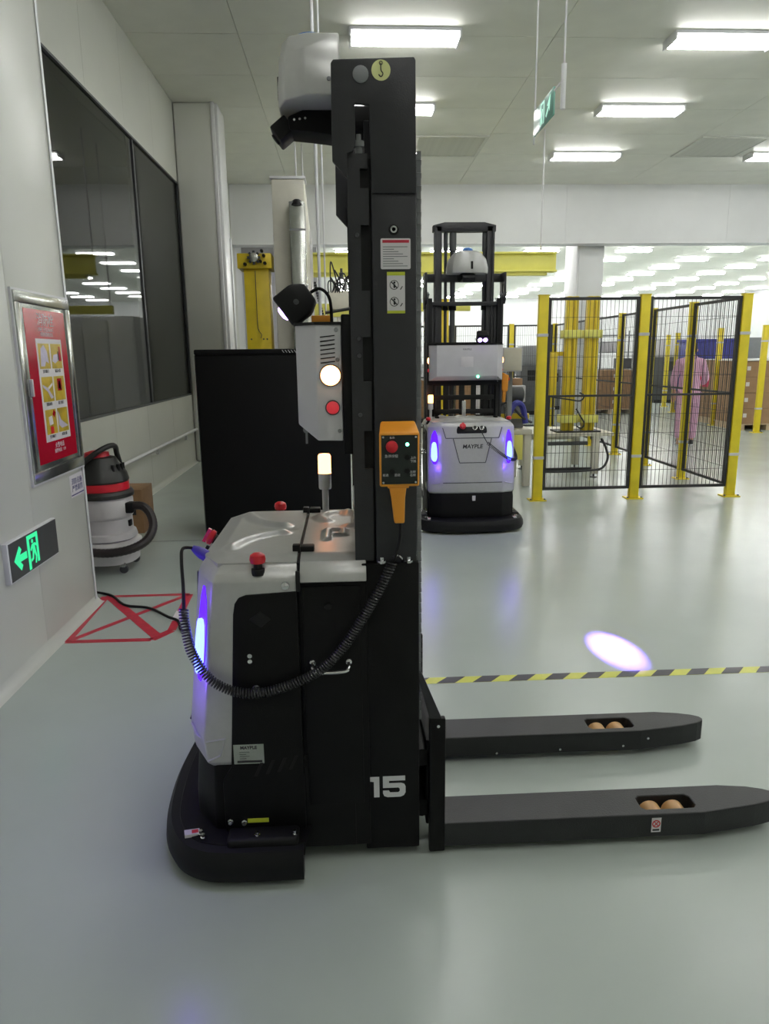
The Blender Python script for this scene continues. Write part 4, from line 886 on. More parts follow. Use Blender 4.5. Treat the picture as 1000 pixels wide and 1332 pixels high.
cb_ = thing('cardboard_box', 'brown cardboard box on the floor behind the vacuum cleaner', 'box', (-2.06, 6.55, 0))
obj('carton', MB().box(-0.2, 0.2, -0.16, 0.2, 0, 0.40), M_card2, cb_, bevel=0.004)
obj('flap', MB().prism([(-0.16, 0.40), (-0.155, 0.40), (-0.175, 0.30), (-0.18, 0.30)], 'x', -0.195, 0.195), M_card2, cb_)
obj('packing_tape', MB().box(-0.03, 0.03, -0.1645, -0.16, 0.28, 0.40), M_card, cb_, smooth=False)
obj('print_mark', MB().box(0.06, 0.14, -0.1615, -0.16, 0.17, 0.22), M_ink, cb_, smooth=False)
fcab = tag(obj('power_cable', MB().tube(spline([(-1.75, 4.70, 0.012), (-1.60, 4.62, 0.008), (-1.45, 4.42, 0.008), (-1.28, 4.35, 0.008), (-1.12, 4.18, 0.008), (-1.04, 4.10, 0.008), (-0.99, 3.95, 0.01), (-0.93, 3.88, 0.03), (-0.86, 3.7, 0.008), (-0.7, 3.4, 0.008), (-0.5, 3.0, 0.008)], 8), 0.008, 6), M_blackm),
           'black power cable lying across the red floor tape', 'cable')

# ================================================================== BLACK CABINET
bk = thing('black_cabinet', 'tall plain black metal cabinet standing behind the near stacker truck', 'cabinet', (-0.62, 6.15, 0))
obj('body', MB().box(-0.64, 0.64, 0.012, 0.7, 0.03, 1.60), M_black, bk, bevel=0.01)
dd = obj('door', MB().box(-0.635, 0.635, 0.0, 0.012, 0.02, 1.555), M_black, bk, bevel=0.003)
obj('top_cap', MB().box(-0.645, 0.645, -0.004, 0.705, 1.57, 1.615), M_black, bk, bevel=0.012)
v = MB()
for i in range(5): v.prism([(0.10 + i * 0.025, 1.583), (0.105 + i * 0.025, 1.583), (0.09 + i * 0.025, 1.605), (0.085 + i * 0.025, 1.605)], 'y', -0.004, -0.006)
obj('vent_slots', v, M_lgrey, bk, smooth=False)
obj('plinth', MB().box(-0.62, 0.62, 0.03, 0.68, 0, 0.03), M_blackm, bk, smooth=False)
obj('side_trim', MB().box(-0.645, -0.64, 0.0, 0.70, 0.03, 1.57), M_steel, bk, smooth=False)

# ================================================================== MACHINES BEHIND
tw = thing('machine_tower', 'tall cream machine tower rising behind the black cabinet', 'machine', (-0.60, 8.5, 0))
obj('column', MB().box(-0.18, 0.18, 0, 0.25, 0, 3.46), M_cream, tw, bevel=0.01)
obj('side_wall', MB().prism([(0.25, 0), (1.7, 0), (1.7, 2.9), (0.25, 3.44)], 'x', 0.08, 0.18), M_cream, tw, bevel=0.006)
obj('top_plate', MB().box(-0.195, 0.195, -0.015, 0.27, 3.46, 3.49), M_white, tw, bevel=0.004)
obj('white_edge', MB().box(-0.186, -0.18, 0.0, 0.03, 1.0, 2.9), M_white, tw, smooth=False)  # plain white strip down the left edge of the tower
ladder = MB().box(0.2, 0.212, 0.5, 0.56, 1.5, 3.0).box(0.2, 0.212, 0.9, 0.96, 1.5, 3.0)
for i in range(6): ladder.box(0.202, 0.21, 0.5, 0.96, 1.6 + i * 0.25, 1.63 + i * 0.25)
obj('bracket', ladder, M_lgrey, tw, smooth=False)
dc = thing('cable_duct', 'dull silver vertical cable duct mounted before the cream tower', 'duct', (-0.5, 8.4, 0))
obj('channel', MB().box(-0.085, 0.085, -0.06, 0.08, 0.0, 3.20), M_steel, dc, bevel=0.006)
obj('cover_joint', MB().box(-0.088, 0.088, -0.063, 0.0, 2.3, 2.32).box(-0.088, 0.088, -0.063, 0.0, 2.9, 2.92), M_grey, dc, smooth=False)
obj('end_cap', MB().lathe([(0.085, -0.04), (0.07, 0.0), (0.03, 0.03)], (0, 0.0, 3.2), 14), M_blackm, dc)
yp = thing('press_column', 'yellow press column with drive gear on top, left of the cream tower', 'machine', (-1.0, 8.5, 0))
obj('column', MB().box(-0.13, 0.15, 0, 0.3, 0.0, 2.53), M_yel2, yp, bevel=0.008)
obj('head_plate', MB().box(-0.19, 0.19, -0.06, 0.34, 2.52, 2.68), M_yel2, yp, bevel=0.008)
ge = obj('drive_gear', MB().lathe([(0.05, 0), (0.05, -0.05), (0.025, -0.055), (0, -0.055)], (0.0, -0.06, 2.63), 16, 'y'), M_steel, yp)
for a in range(8):
    an = a * PI / 4; obj('tooth', MB().box(-0.012, 0.012, -0.10, -0.06, 0.045, 0.072).xform(Matrix.Translation((0, 0, 2.63)) @ Matrix.Rotation(an, 4, 'Y')), M_dgrey, ge, smooth=False)
for x, z in ((0.07, 2.59), (0.11, 2.65), (0.09, 2.70), (-0.1, 2.56), (0.12, 2.57)): obj('fitting', MB().lathe([(0.018, 0), (0.018, -0.05), (0.01, -0.07)], (x, -0.06, z), 8, 'y'), M_blackm, yp)
obj('rod', MB().tube(spline([(0.0, -0.012, 2.5), (0.0, -0.012, 1.95), (0.01, -0.012, 1.85), (0.04, -0.012, 1.80), (0.03, -0.012, 1.76)], 5), 0.004, 5), M_dgrey, yp)
for x in (-0.08, 0.06, 0.1): obj('bolt', MB().lathe([(0.01, 0), (0, -0.006)], (x, 0, 1.75), 8, 'y'), M_dgrey, yp)
obj('base_plate', MB().box(-0.2, 0.2, -0.1, 0.4, 0, 0.04), M_yel2, yp, bevel=0.004)

# two supply pipes dropping from the ceiling
for x, r, lab in ((-0.245, 0.016, 'thicker of the two white supply pipes dropping from the ceiling behind truck'), (-0.19, 0.009, 'thinner of the two white supply pipes dropping from the ceiling behind truck')):
    t = thing('supply_pipe', lab, 'pipe', (x, 7.4, 0), 0, 'white supply pipes')
    obj('pipe', MB().tube([(0, 0, 0.0), (0, 0, CZ)], r, 10), M_white, t)
    obj('ceiling_flange', MB().lathe([(r + 0.011, -0.02), (r + 0.011, 0)], (0, 0, CZ), 14), M_white, t)
    obj('floor_flange', MB().lathe([(r + 0.011, 0.0), (r + 0.011, 0.02)], (0, 0, 0), 14), M_white, t)

# overhead yellow gantry
ga = thing('gantry', 'glare-paled yellow overhead gantry spanning behind both stacker trucks', 'gantry', (0, 12.0, 0))
bm_ = MB().box(-0.75, 3.45, -0.01, 0.19, 3.13, 3.16).box(-0.75, 3.45, -0.01, 0.19, 2.85, 2.88).box(-0.75, 3.45, 0.06, 0.12, 2.88, 3.13)
obj('top_beam', bm_, M_yelp, ga, bevel=0.004)
obj('lower_beam', MB().box(-0.7, 2.2, 0.9, 1.0, 2.30, 2.44), M_yelp, ga, bevel=0.006)
for x, y in ((1.75, 0.9),):
    p = obj('post', MB().box(x - 0.07, x + 0.07, y, y + 0.14, 0.0, 2.85 if y < 0.5 else 2.5), M_yel2, ga, bevel=0.006)
    obj('foot_plate', MB().box(x - 0.13, x + 0.13, y - 0.06, y + 0.2, 0, 0.02), M_yel2, p, smooth=False)
obj('hanger_rod', MB().tube([(-0.72, 0.09, 3.15), (-0.72, 0.09, CZ)], 0.012, 8), M_lgrey, ga)
obj('lower_hanger', MB().tube([(-0.66, 0.95, 2.44), (-0.66, 0.95, CZ)], 0.012, 8), M_lgrey, ga)
obj('hanger_rod', MB().tube([(3.2, 0.09, 3.15), (3.2, 0.09, CZ)], 0.012, 8), M_lgrey, ga)
obj('trolley_rail', MB().box(-0.6, 3.3, 0.03, 0.16, 2.80, 2.85), M_yelp, ga, smooth=False)

# transfer unit of the line: pneumatic cluster with hoses and a drag chain
pc = thing('pneumatic_unit', 'tangle of pneumatic valves and dark hoses on a yellow rail behind mast', 'machine', (-0.12, 10.6, 0))
obj('rail', MB().box(-0.45, 0.6, 0.0, 0.1, 2.10, 2.20), M_yelp, pc, bevel=0.004)
obj('carriage', MB().box(-0.1, 0.35, -0.06, 0.16, 2.20, 2.45), M_cream, pc, bevel=0.01)
for x in (-0.4, 0.52): obj('leg', MB().box(x - 0.05, x + 0.05, 0, 0.1, 0.0, 2.10), M_yel2, pc, bevel=0.005)
for i, (x, z) in enumerate(((-0.02, 2.45), (0.08, 2.62), (0.2, 2.5), (0.27, 2.62), (0.13, 2.47), (0.3, 2.44))):
    vv = obj('valve', MB().lathe([(0.03, 0), (0.03, 0.08), (0.018, 0.09), (0.018, 0.14)], (x, 0.02 * (i % 3), z), 10), M_dgrey if i % 2 else M_lgrey, pc)
hh_ = MB()
for i in range(9):
    a = random.uniform(-0.12, 0.2); b = random.uniform(0.0, 0.34)
    hh_.tube(spline([(a, -0.05, 2.42), ((a + b) / 2 + random.uniform(-0.12, 0.12), -0.12, 2.55 + random.uniform(0, 0.35)), (b, -0.02, 2.45)], 8), 0.010, 6)
obj('hoses', hh_, M_wire, pc)
obj('stem', MB().tube([(0.25, 0.05, 2.45), (0.27, 0.05, 2.98)], 0.02, 8).tube([(0.2, 0.05, 2.85), (0.34, 0.05, 2.9)], 0.014, 8), M_lgrey, pc)
dcm = MB()
for i in range(24): dcm.box(-0.30 + i * 0.008 - 0.02, -0.30 + i * 0.008 + 0.02, -0.03, 0.03, 2.55 - i * 0.035, 2.55 - i * 0.035 + 0.028)
obj('drag_chain', dcm, M_wire, pc, smooth=False)
for x in (0.03, 0.16): obj('cylinder', MB().lathe([(0.03, 1.3), (0.03, 2.1)], (x, 0.05, 0), 12), M_lgrey, pc)

# white line cabinet far behind, in the gap left of the mast
wc = thing('line_cabinet', 'bright white tall machine cabinet far behind, left of the mast', 'machine', (0.15, 14.5, 0))
obj('body', MB().box(-0.75, 0.75, 0, 0.8, 0.08, 2.35), M_white, wc, bevel=0.02)
for i in range(3): obj('door', MB().box(-0.72 + i * 0.485, -0.25 + i * 0.485, -0.02, 0, 0.14, 2.28), M_white, wc, bevel=0.008)
obj('plinth', MB().box(-0.7, 0.7, 0.03, 0.77, 0, 0.08), M_dgrey, wc, smooth=False)

# ================================================================== SAFETY FENCE
def post(x, y, h, label, w=0.1, grp='yellow fence posts'):
    t = thing('fence_post', label, 'post', (x, y, 0), 0, grp)
    obj('shaft', MB().box(-w / 2, w / 2, -0.03, 0.03, 0.012, h), M_yel, t, bevel=0.004)
    bp_ = obj('base_plate', MB().box(-w * 0.9, w * 0.9, -0.07, 0.07, 0, 0.012), M_yel, t, smooth=False)
    for sx in (-1, 1): obj('anchor_bolt', MB().lathe([(0.012, 0.012), (0.012, 0.026), (0, 0.028)], (sx * w * 0.75, -0.045, 0), 8), M_grey, bp_)
    for z in (0.45, 1.72):
        if z < h: obj('clip', MB().box(-w / 2 - 0.004, w / 2 + 0.004, -0.034, 0.034, z, z + 0.03), M_lgrey, t, smooth=False)
    obj('cap', MB().box(-w / 2 - 0.003, w / 2 + 0.003, -0.033, 0.033, h, h + 0.01), M_yel, t, smooth=False)
    return t
post(2.025, 7.48, 2.125, 'yellow fence post at the front left corner beside the far truck')
post(3.085, 7.48, 2.125, 'yellow fence post between the two front mesh panels')
post(4.16, 7.48, 2.125, 'yellow fence post at the front right corner of the mesh enclosure')
side = [8.62, 9.75, 10.88, 12.02, 13.2, 14.4]
sl_ = ['first', 'second', 'third', 'fourth', 'fifth', 'last']
for y, n in zip(side, sl_): post(4.15, y, 2.12, '%s yellow post along the right side of the mesh enclosure, counted from the front' % n, 0.09)
for x, n in ((0.9, 'left'), (2.1, 'middle'), (3.28, 'right')): post(x, 14.4, 2.12, '%s yellow post of the mesh fence at the back of enclosure' % n, 0.09)
def fence_panel(a, b, label, z0=0.11, z1=2.11):
    a, b = Vector(a), Vector(b); d = (b - a); L = d.length; ang = math.atan2(d.y, d.x)
    t = thing('mesh_panel', label, 'fence panel', (a.x, a.y, 0), ang, 'black mesh fence panels')
    obj('frame', MB().box(0, L, -0.014, 0.014, z1 - 0.03, z1).box(0, L, -0.014, 0.014, z0, z0 + 0.03).box(0, 0.03, -0.014, 0.014, z0 + 0.03, z1 - 0.03).box(L - 0.03, L, -0.014, 0.014, z0 + 0.03, z1 - 0.03), M_wire, t, smooth=False)
    obj('middle_rail', MB().box(0.03, L - 0.03, -0.011, 0.011, 1.10, 1.122), M_wire, t, smooth=False)
    w = MB(); n = max(2, int(L / 0.042)); r = 0.0019
    for i in range(1, n): w.box(i * L / n - r, i * L / n + r, -r, r, z0 + 0.03, z1 - 0.03)
    k = 0
    z = z0 + 0.2
    while z < z1 - 0.05: w.box(0.03, L - 0.03, r, 3 * r, z - r, z + r); z += 0.2
    obj('wire_mesh', w, M_wire, t, smooth=False, kind='stuff')
    return t
fence_panel((2.08, 7.48), (3.03, 7.48), 'black wire mesh panel at the front left of the yellow posted fence')
fence_panel((3.14, 7.48), (4.105, 7.48), 'black wire mesh panel at the front right of the yellow posted fence')
yy = [7.51] + side
for i in range(len(yy) - 1): fence_panel((4.15, yy[i] + 0.035), (4.15, yy[i + 1] - 0.035), 'black wire mesh panel on the right side of the enclosure, number %s from the front' % ['one', 'two', 'three', 'four', 'five', 'six'][i])
fence_panel((0.95, 14.4), (2.05, 14.4), 'black wire mesh panel at the back of the enclosure, left'); fence_panel((2.15, 14.4), (3.23, 14.4), 'black wire mesh panel at the back of the enclosure, middle'); fence_panel((3.33, 14.4), (4.10, 14.4), 'black wire mesh panel at the back of the enclosure, right')
for y, x, n in ((13.5, 7.93, 'nearest'), (15.03, 7.86, 'second'), (18.5, 8.55, 'third'), (20.5, 9.2, 'farthest')): post(x, y, 2.02, '%s lone yellow post by the cardboard stacks on the right' % n, 0.11)

# twin-column machine on a white bench inside the fence
bn = thing('work_bench', 'white framed machine bench inside the mesh enclosure', 'table', (2.82, 8.95, 0))
obj('top', MB().box(-0.5, 0.52, -0.15, 0.75, 0.53, 0.57), M_cream, bn, bevel=0.006)
for x in (-0.44, 0.30):
    for y in (-0.1, 0.68): obj('leg', MB().box(x - 0.04, x + 0.04, y - 0.04, y + 0.04, 0.05, 0.53), M_cream, bn, bevel=0.005)
obj('cross_member', MB().box(-0.44, 0.30, -0.12, -0.08, 0.09, 0.13), M_wire, bn, smooth=False)
obj('cross_member', MB().box(-0.44, 0.30, 0.66, 0.70, 0.40, 0.46), M_cream, bn, smooth=False)
for x in (-0.44, 0.30):
    for y in (-0.1, 0.68): obj('levelling_foot', MB().lathe([(0.045, 0), (0.045, 0.01), (0.012, 0.015), (0.012, 0.05)], (x, y, 0), 10), M_dgrey, bn)
obj('air_cylinder', MB().lathe([(0.025, -0.3), (0.025, 0.2)], (0.0, -0.1, 0.44), 10, 'x'), M_dgrey, bn)
obj('cable', MB().tube(spline([(-0.5, -0.16, 0.10), (-0.2, -0.17, 0.09), (0.2, -0.17, 0.10), (0.38, -0.17, 0.13), (0.45, -0.16, 0.25), (0.42, -0.16, 0.38), (0.36, -0.14, 0.50)], 8), 0.015, 6), M_wire, bn)
tp = thing('column_press', 'yellow twin-column press standing on the white bench behind mesh', 'machine', (2.85, 8.98, 0.57))
for x in (-0.06, 0.20):
    c = obj('column', MB().prism([(x - 0.07, -0.05), (x - 0.02, -0.05), (x - 0.02, -0.03), (x + 0.02, -0.03), (x + 0.02, -0.05), (x + 0.07, -0.05), (x + 0.07, 0.07), (x - 0.07, 0.07)], 'z', 0.02, 1.66), M_yel2, tp, bevel=0.004)
    for z in (0.12, 1.16): obj('clamp_block', MB().box(x - 0.11, x + 0.11, -0.085, 0.09, z, z + 0.10), M_yelp, tp, bevel=0.008)
obj('base_plate', MB().box(-0.22, 0.34, -0.12, 0.2, 0, 0.02), M_wire, tp, smooth=False)
obj('counterweight', MB().box(-0.36, -0.22, -0.02, 0.12, 0.45, 0.98), M_yel2, tp, bevel=0.01)
obj('counterweight_arm', MB().box(-0.32, -0.1, 0.03, 0.07, 0.95, 1.0), M_yel2, tp, smooth=False)
obj('hose', MB().tube(spline([(0.02, -0.09, 0.30), (0.06, -0.12, 0.22), (0.12, -0.12, 0.12), (0.09, -0.12, 0.06), (0.03, -0.1, 0.08)], 8), 0.01, 6), M_wire, tp)
obj('hose', MB().tube(spline([(-0.3, -0.1, 0.45), (-0.1, -0.13, 0.42), (0.05, -0.13, 0.40), (0.1, -0.13, 0.46), (0.04, -0.13, 0.5)], 8), 0.01, 6), M_wire, tp)

# packing machine between the far truck and the fence
pk = thing('packing_machine', 'grey packing machine with yellow guard between far truck and fence', 'machine', (1.95, 8.6, 0))
obj('frame_top', MB().box(-0.3, 0.22, -0.3, 0.5, 0.62, 0.68), M_cream, pk, bevel=0.006)
for x in (-0.25, 0.17):
    for y in (-0.25, 0.45): obj('leg', MB().box(x - 0.04, x + 0.04, y - 0.04, y + 0.04, 0, 0.62), M_cream, pk, bevel=0.005)
obj('guard_plate', MB().box(-0.10, 0.10, -0.34, -0.31, 0.33, 0.62), M_yelp, pk, bevel=0.005)
obj('housing', MB().box(-0.28, 0.16, -0.1, 0.4, 0.68, 0.98), M_grey, pk, bevel=0.012)
obj('upper_housing', MB().box(-0.2, 0.2, 0.0, 0.4, 0.98, 1.18), M_lgrey, pk, bevel=0.012)
obj('drive', MB().lathe([(0.09, -0.14), (0.09, 0.14), (0.05, 0.16)], (-0.02, -0.15, 1.08), 16, 'x'), M_dgrey, pk)
obj('slide', MB().box(-0.3, 0.2, -0.2, -0.14, 0.80, 0.86), M_yel2, pk, bevel=0.004)
obj('hose', MB().tube(spline([(-0.1, -0.28, 0.68), (-0.08, -0.32, 0.82), (0.0, -0.3, 0.98), (0.1, -0.25, 0.95), (0.14, -0.28, 0.75)], 8), 0.035, 8), M_blue, pk)
obj('hose', MB().tube(spline([(-0.2, -0.28, 0.9), (-0.1, -0.3, 1.0), (0.1, -0.3, 0.82), (0.22, -0.25, 0.76)], 8), 0.015, 6), M_wire, pk)
for i in range(3): obj('box_module', MB().box(-0.25 + i * 0.15, -0.13 + i * 0.15, 0.05, 0.3, 1.18, 1.26 + 0.06 * (i % 2)), (M_lgrey, M_dgrey, M_card)[i], pk, bevel=0.006)
jb = thing('junction_box', 'grey wall box on a thin post right of the far truck control box', 'box', (1.86, 8.1, 0))
obj('post', MB().box(-0.025, 0.025, 0.06, 0.11, 0.0, 1.62), M_grey, jb, bevel=0.003)
obj('enclosure', MB().box(-0.12, 0.1, -0.06, 0.06, 1.36, 1.62), M_lgrey, jb, bevel=0.008)
obj('lid', MB().box(-0.11, 0.09, -0.068, -0.06, 1.37, 1.61), M_cream, jb, bevel=0.004)

# ================================================================== BOXES ON PALLETS
def pallet(x0, y0, w, d, label):
    t = thing('pallet', label, 'pallet', (x0, y0, 0), 0, 'wooden pallets')
    for i in range(6): obj('deck_board', MB().box(0, w, i * d / 5.6, i * d / 5.6 + d / 7, 0.11, 0.13), M_wood, t, smooth=False)
    for x in (0, w / 2 - 0.05, w - 0.1): obj('stringer', MB().box(x, x + 0.1, 0, d, 0.02, 0.11), M_wood, t, smooth=False)
    for x in (0, w / 2 - 0.05, w - 0.1): obj('bottom_board', MB().box(x, x + 0.1, 0, d, 0, 0.02), M_wood, t, smooth=False)
layer = ['bottom', 'second', 'third', 'top']
def cartons(x0, y0, nx, ny, nz, w, d, h, z0, where, bm, skip=()):
    me = mesh_of('carton', MB().box(0.004, w - 0.004, 0.004, d - 0.004, 0, h - 0.005), 0.006, 1); me.materials.append(bm)
    tm = mesh_of('packing_tape', MB().box(w / 2 - 0.03, w / 2 + 0.03, 0.0025, 0.004, h * 0.5, h - 0.005).box(w / 2 - 0.03, w / 2 + 0.03, 0.004, d - 0.004, h - 0.005, h - 0.0045), smooth=False); tm.materials.append(M_card)
    lm = mesh_of('paper_label', MB().box(w * 0.08, w * 0.2, 0.002, 0.004, h * 0.42, h * 0.68), smooth=False); lm.materials.append(M_paper)
    for k in range(nz):
        for j in range(ny):
            for i in range(nx):
                side_ = ('left', 'right')[i] if nx == 2 else ('left', 'middle', 'right')[i]
                row = 'front' if j == 0 else 'back'
                t = thing('cardboard_box', 'brown carton in the %s layer of the %s, %s row, %s' % (layer[k], where, row, side_), 'box', (x0 + i * w, y0 + j * d, z0 + k * h), 0, 'cartons of the ' + where)
                put('carton', me, t); put('packing_tape', tm, t); put('paper_label', lm, t)
pallet(7.82, 13.9, 1.2, 1.0, 'wooden pallet under the nearer carton stack at the right edge')
cartons(7.82, 13.9, 2, 2, 4, 0.6, 0.5, 0.307, 0.13, 'nearer carton stack', M_card)
pallet(7.95, 15.2, 1.1, 1.0, 'wooden pallet under the farther carton stack seen through the mesh')
cartons(7.95, 15.2, 2, 2, 4, 0.55, 0.5, 0.31, 0.13, 'farther carton stack', M_card)
pallet(6.2, 18.3, 1.2, 1.0, 'wooden pallet under the low carton stack left of the person')
cartons(6.2, 18.3, 2, 1, 3, 0.6, 0.7, 0.33, 0.13, 'low carton stack', M_card2)
for nm, x, y, w in (('nearer', 7.80, 13.88, 1.24), ('farther', 7.93, 15.18, 1.14)):
    tag(obj('film_sheet', MB().box(x, x + w, y, y + 1.04, 1.363 if nm == 'nearer' else 1.373, 1.378 if nm == 'nearer' else 1.388), M_white, bevel=0.005), 'white film sheet laid over the %s carton stack' % nm, 'sheet')
bnk = thing('blue_container', 'tall blue container standing behind the farther carton stack', 'container', (9.0, 17.2, 0))
obj('body', MB().box(-0.65, 0.65, 0, 0.8, 0.1, 1.82), M_blue, bnk, bevel=0.03)
for i in range(5): obj('rib', MB().box(-0.6 + i * 0.28, -0.54 + i * 0.28, -0.02, 0, 0.15, 1.75), M_blue, bnk, bevel=0.006)
obj('foot', MB().box(-0.6, 0.6, 0.05, 0.75, 0, 0.1), M_dgrey, bnk, smooth=False)
obj('rim', MB().box(-0.68, 0.68, -0.03, 0.83, 1.78, 1.85), M_blue, bnk, bevel=0.01)
rk = thing('wire_trolley', 'tall grey wire trolley behind the person in pink', 'trolley', (7.4, 19.5, 0))
for x in (-0.5, 0.5):
    for y in (0, 0.6): obj('upright', MB().tube([(x, y, 0.1), (x, y, 2.15)], 0.02, 6), M_grey, rk)
for i in range(5): obj('shelf', MB().box(-0.5, 0.5, 0, 0.6, 0.2 + i * 0.45, 0.225 + i * 0.45), M_grey, rk, smooth=False)
obj('crate', MB().box(-0.42, 0.0, 0.1, 0.5, 1.58, 1.85), M_lgrey, rk, bevel=0.01); obj('crate', MB().box(0.05, 0.42, 0.1, 0.5, 1.13, 1.4), M_dgrey, rk, bevel=0.01)
for x in (-0.5, 0.5):
    for y in (0, 0.6): obj('caster', MB().lathe([(0.05, -0.015), (0.05, 0.015)], (x, y, 0.05), 12, 'y'), M_dgrey, rk)
# grey line machines in the depth
for i, (x, y, w, h, d, m, lab) in enumerate(((4.9, 18.4, 0.9, 1.75, 0.8, M_dgrey, 'dark grey upright machine beyond the enclosure, left of the pillar foot'), (5.9, 20.0, 0.8, 1.55, 0.8, M_grey, 'mid grey machine with small screen beyond the enclosure'), (3.6, 17.6, 1.1, 1.5, 0.9, M_lgrey, 'light grey machine beyond the back mesh fence'), (2.3, 16.6, 1.3, 1.35, 0.8, M_card2, 'brown covered machine behind the far truck'), (10.6, 18.5, 1.2, 1.9, 0.8, M_white, 'white machine behind the cartons at the right edge'), (10.2, 22.0, 1.4, 1.95, 0.8, M_dgrey, 'dark machine deep in the hall at right'))):
    t = thing('line_machine', lab, 'machine', (x, y, 0))
    obj('body', MB().box(-w / 2, w / 2, 0, d, 0.1, h * 0.72), m, t, bevel=0.02)
    obj('head', MB().box(-w * 0.42, w * 0.3, 0.1, d - 0.1, h * 0.72, h), M_lgrey if i % 2 else M_grey, t, bevel=0.015)
    obj('screen', MB().box(-w * 0.3, 0.0, -0.01, 0.0, h * 0.5, h * 0.65), M_slot, t, smooth=False)
    obj('base', MB().box(-w * 0.45, w * 0.45, 0.04, d - 0.04, 0, 0.1), M_blackm, t, smooth=False)
    obj('signal_mast', MB().tube([(w * 0.38, 0.4, h * 0.72), (w * 0.38, 0.4, h + 0.2)], 0.02, 8), M_grey, t)

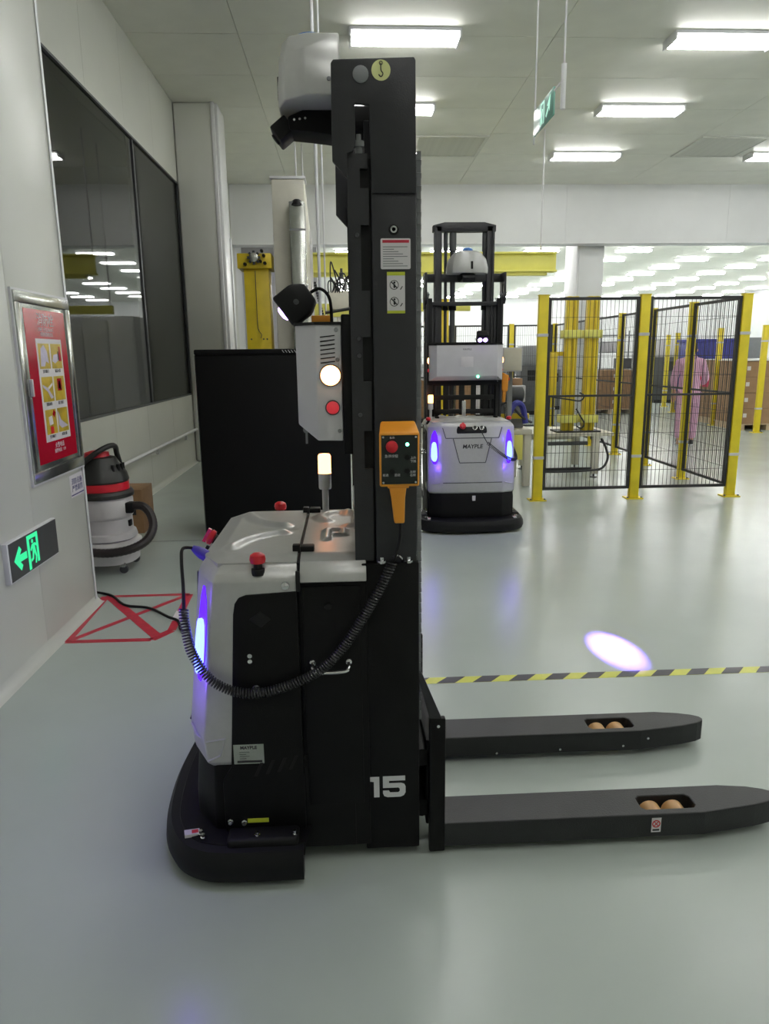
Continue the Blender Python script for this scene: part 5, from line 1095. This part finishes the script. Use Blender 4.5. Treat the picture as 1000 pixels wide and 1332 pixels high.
# ================================================================== PERSON
def skin_mesh(name, verts, edges, radii, root, subdiv=2):
    me = bpy.data.meshes.new(name); me.from_pydata(verts, edges, []); o = bpy.data.objects.new(name, me); COL.objects.link(o)
    md = o.modifiers.new('skin', 'SKIN'); md.use_smooth_shade = True
    for i, r in enumerate(radii):
        me.skin_vertices[0].data[i].radius = r if isinstance(r, tuple) else (r, r)
        me.skin_vertices[0].data[i].use_root = (i == root)
    s = o.modifiers.new('sub', 'SUBSURF'); s.levels = subdiv; s.render_levels = subdiv
    bpy.context.view_layer.update()
    m2 = bpy.data.meshes.new_from_object(o.evaluated_get(bpy.context.evaluated_depsgraph_get()))
    bpy.data.objects.remove(o); bpy.data.meshes.remove(me); m2.name = name
    for p in m2.polygons: p.use_smooth = True
    return m2
def person():
    # walks away from the camera to the right; local +y is the walking direction
    t = thing('person', 'person in a pink work coat and trousers walking behind mesh, holding a red board', 'person', (5.68, 11.75, 0), math.radians(-20))
    V = [(0, 0, 0.95), (0, 0.01, 1.12), (0, 0.01, 1.30), (0, 0.0, 1.43), (0, 0.01, 1.50), (0, 0.03, 1.58), (0, 0.035, 1.655),      # 0-6 spine to crown
         (-0.09, 0, 0.90), (-0.11, -0.10, 0.50), (-0.12, -0.26, 0.11), (-0.12, -0.14, 0.05),                     # 7-10 left leg (trailing)
         (0.09, 0, 0.90), (0.11, 0.12, 0.50), (0.11, 0.14, 0.09), (0.12, 0.27, 0.035),                          # 11-14 right leg
         (-0.17, 0, 1.38), (-0.24, 0.03, 1.12), (-0.22, 0.12, 0.90),                                             # 15-17 left arm
         (0.17, 0, 1.38), (0.25, 0.0, 1.12), (0.21, 0.20, 1.02)]                                                 # 18-20 right arm
    Ed = [(0, 1), (1, 2), (2, 3), (3, 4), (4, 5), (5, 6), (0, 7), (7, 8), (8, 9), (9, 10), (0, 11), (11, 12), (12, 13), (13, 14), (3, 15), (15, 16), (16, 17), (3, 18), (18, 19), (19, 20)]
    Rr = [(0.13, 0.10), (0.12, 0.09), (0.14, 0.10), (0.10, 0.08), 0.05, (0.078, 0.09), (0.055, 0.065), 0.085, 0.058, 0.038, 0.034, 0.085, 0.058, 0.038, 0.034, 0.055, 0.042, 0.03, 0.055, 0.042, 0.03]
    bm0 = skin_mesh('body', V, Ed, Rr, 0); bm0.materials.append(M_skin)
    bo = bpy.data.objects.new('body', bm0); COL.objects.link(bo); bo.parent = t
    # coat: its own continuous garment with sleeves
    V2 = [(0, 0, 0.70), (0, 0, 0.95), (0, 0.01, 1.12), (0, 0.01, 1.30), (0, 0.0, 1.43), (0, 0.01, 1.475), (-0.17, 0, 1.38), (-0.24, 0.03, 1.12), (-0.222, 0.11, 0.93), (0.17, 0, 1.38), (0.25, 0.0, 1.12), (0.215, 0.18, 1.03)]
    E2 = [(0, 1), (1, 2), (2, 3), (3, 4), (4, 5), (4, 6), (6, 7), (7, 8), (4, 9), (9, 10), (10, 11)]
    R2 = [(0.205, 0.16), (0.185, 0.145), (0.165, 0.13), (0.175, 0.13), (0.13, 0.1), (0.085, 0.08), 0.078, 0.066, 0.052, 0.078, 0.066, 0.052]
    m = skin_mesh('coat', V2, E2, R2, 1); m.materials.append(M_pink); o = bpy.data.objects.new('coat', m); COL.objects.link(o); o.parent = t
    V3 = [(0, 0, 0.93), (-0.09, 0, 0.86), (-0.11, -0.10, 0.50), (-0.12, -0.245, 0.13), (0.09, 0, 0.86), (0.11, 0.12, 0.50), (0.11, 0.14, 0.10)]
    m = skin_mesh('trousers', V3, [(0, 1), (1, 2), (2, 3), (0, 4), (4, 5), (5, 6)], [(0.15, 0.12), 0.11, 0.088, 0.075, 0.11, 0.088, 0.075], 0); m.materials.append(M_pink); o = bpy.data.objects.new('trousers', m); COL.objects.link(o); o.parent = t
    for sx, y, z, rot in ((-0.12, -0.22, 0.02, 0.35), (0.115, 0.16, 0.0, 0.0)):
        sh_ = MB().loft([[(sx + 0.042 * math.cos(a), y + 0.06 + 0.125 * math.sin(a), 0.015) for a in [2 * PI * i / 14 for i in range(14)]], [(sx + 0.045 * math.cos(a), y + 0.06 + 0.128 * math.sin(a), 0.045) for a in [2 * PI * i / 14 for i in range(14)]], [(sx + 0.034 * math.cos(a), y + 0.03 + 0.08 * math.sin(a), 0.09) for a in [2 * PI * i / 14 for i in range(14)]]])
        so_ = MB().loft([[(sx + 0.046 * math.cos(a), y + 0.06 + 0.13 * math.sin(a), 0.0) for a in [2 * PI * i / 14 for i in range(14)]], [(sx + 0.046 * math.cos(a), y + 0.06 + 0.13 * math.sin(a), 0.016) for a in [2 * PI * i / 14 for i in range(14)]]])
        mx = Matrix.Translation((0, y + 0.17, z)) @ Matrix.Rotation(-rot, 4, 'X') @ Matrix.Translation((0, -y - 0.17, 0))
        s_ = obj('shoe', sh_.xform(mx), M_ink, t); obj('sole', so_.xform(mx), M_white, s_)
    # hair, hood collar, ears, face
    hr = MB().loft([[(r * math.cos(a) * 0.95, 0.03 + r * math.sin(a) * 1.08, z) for a in [2 * PI * i / 18 for i in range(18)]] for r, z in ((0.06, 1.53), (0.088, 1.56), (0.096, 1.61), (0.088, 1.66), (0.066, 1.70), (0.03, 1.72))])
    hr.xform(Matrix.Translation((0, -0.012, 0)))
    obj('hair', hr, M_hair, t)
    obj('collar', MB().lathe([(0.09, 1.42), (0.105, 1.45), (0.09, 1.49), (0.07, 1.50), (0.066, 1.47)], (0, 0.0, 0), 18), M_pinkd, t)
    fc_ = MB()
    for sx in (-1, 1): fc_.lathe([(0.0, -0.012), (0.022, -0.008), (0.024, 0.004), (0.012, 0.012), (0, 0.013)], (sx * 0.086, 0.03, 1.575), 10, 'x')
    fc_.tube([(0, 0.115, 1.60), (0, 0.135, 1.57), (0, 0.118, 1.562)], 0.012, 6)
    obj('face_feature', fc_, M_skin, t)
    for hx, hy, hz, dr in ((-0.215, 0.14, 0.875, Vector((0.05, 0.25, -1)).normalized()), (0.20, 0.235, 1.005, Vector((-0.5, 0.8, -0.1)).normalized())):
        base = Vector((hx, hy, hz)); sd = dr.cross(Vector((0, 0, 1)) if abs(dr.z) < 0.8 else Vector((0, 1, 0))).normalized(); nn = dr.cross(sd)
        hd2 = MB().loft([[tuple(base + dr * l + sd * (w * math.cos(a)) + nn * (0.015 * math.sin(a))) for a in [2 * PI * i / 10 for i in range(10)]] for l, w in ((-0.03, 0.026), (0.0, 0.034), (0.05, 0.042), (0.085, 0.040))])
        for q, (u, L) in enumerate(((-0.03, 0.062), (-0.01, 0.074), (0.01, 0.07), (0.03, 0.055))):
            p0 = base + dr * 0.078 + sd * u; hd2.tube([p0, p0 + dr * L * 0.5 + nn * 0.004, p0 + dr * L * 0.85 + nn * 0.02, p0 + dr * L + nn * 0.032], [0.0095, 0.009, 0.008, 0.006], 6)
        p0 = base + dr * 0.02 + sd * 0.036; hd2.tube([p0, p0 + dr * 0.025 + sd * 0.022, p0 + dr * 0.05 + sd * 0.026 + nn * 0.01], [0.012, 0.0105, 0.007], 6)
        obj('hand', hd2, M_skin, t)
    return t
person()
tag(obj('clipboard', MB().box(-0.11, 0.11, -0.006, 0.006, -0.08, 0.08).xform(Matrix.Translation((5.985, 11.93, 1.06)) @ Matrix.Rotation(math.radians(-20), 4, 'Z') @ Matrix.Rotation(math.radians(10), 4, 'Y')), M_cred, bevel=0.002), 'red board held in the right hand of the person in pink', 'board')
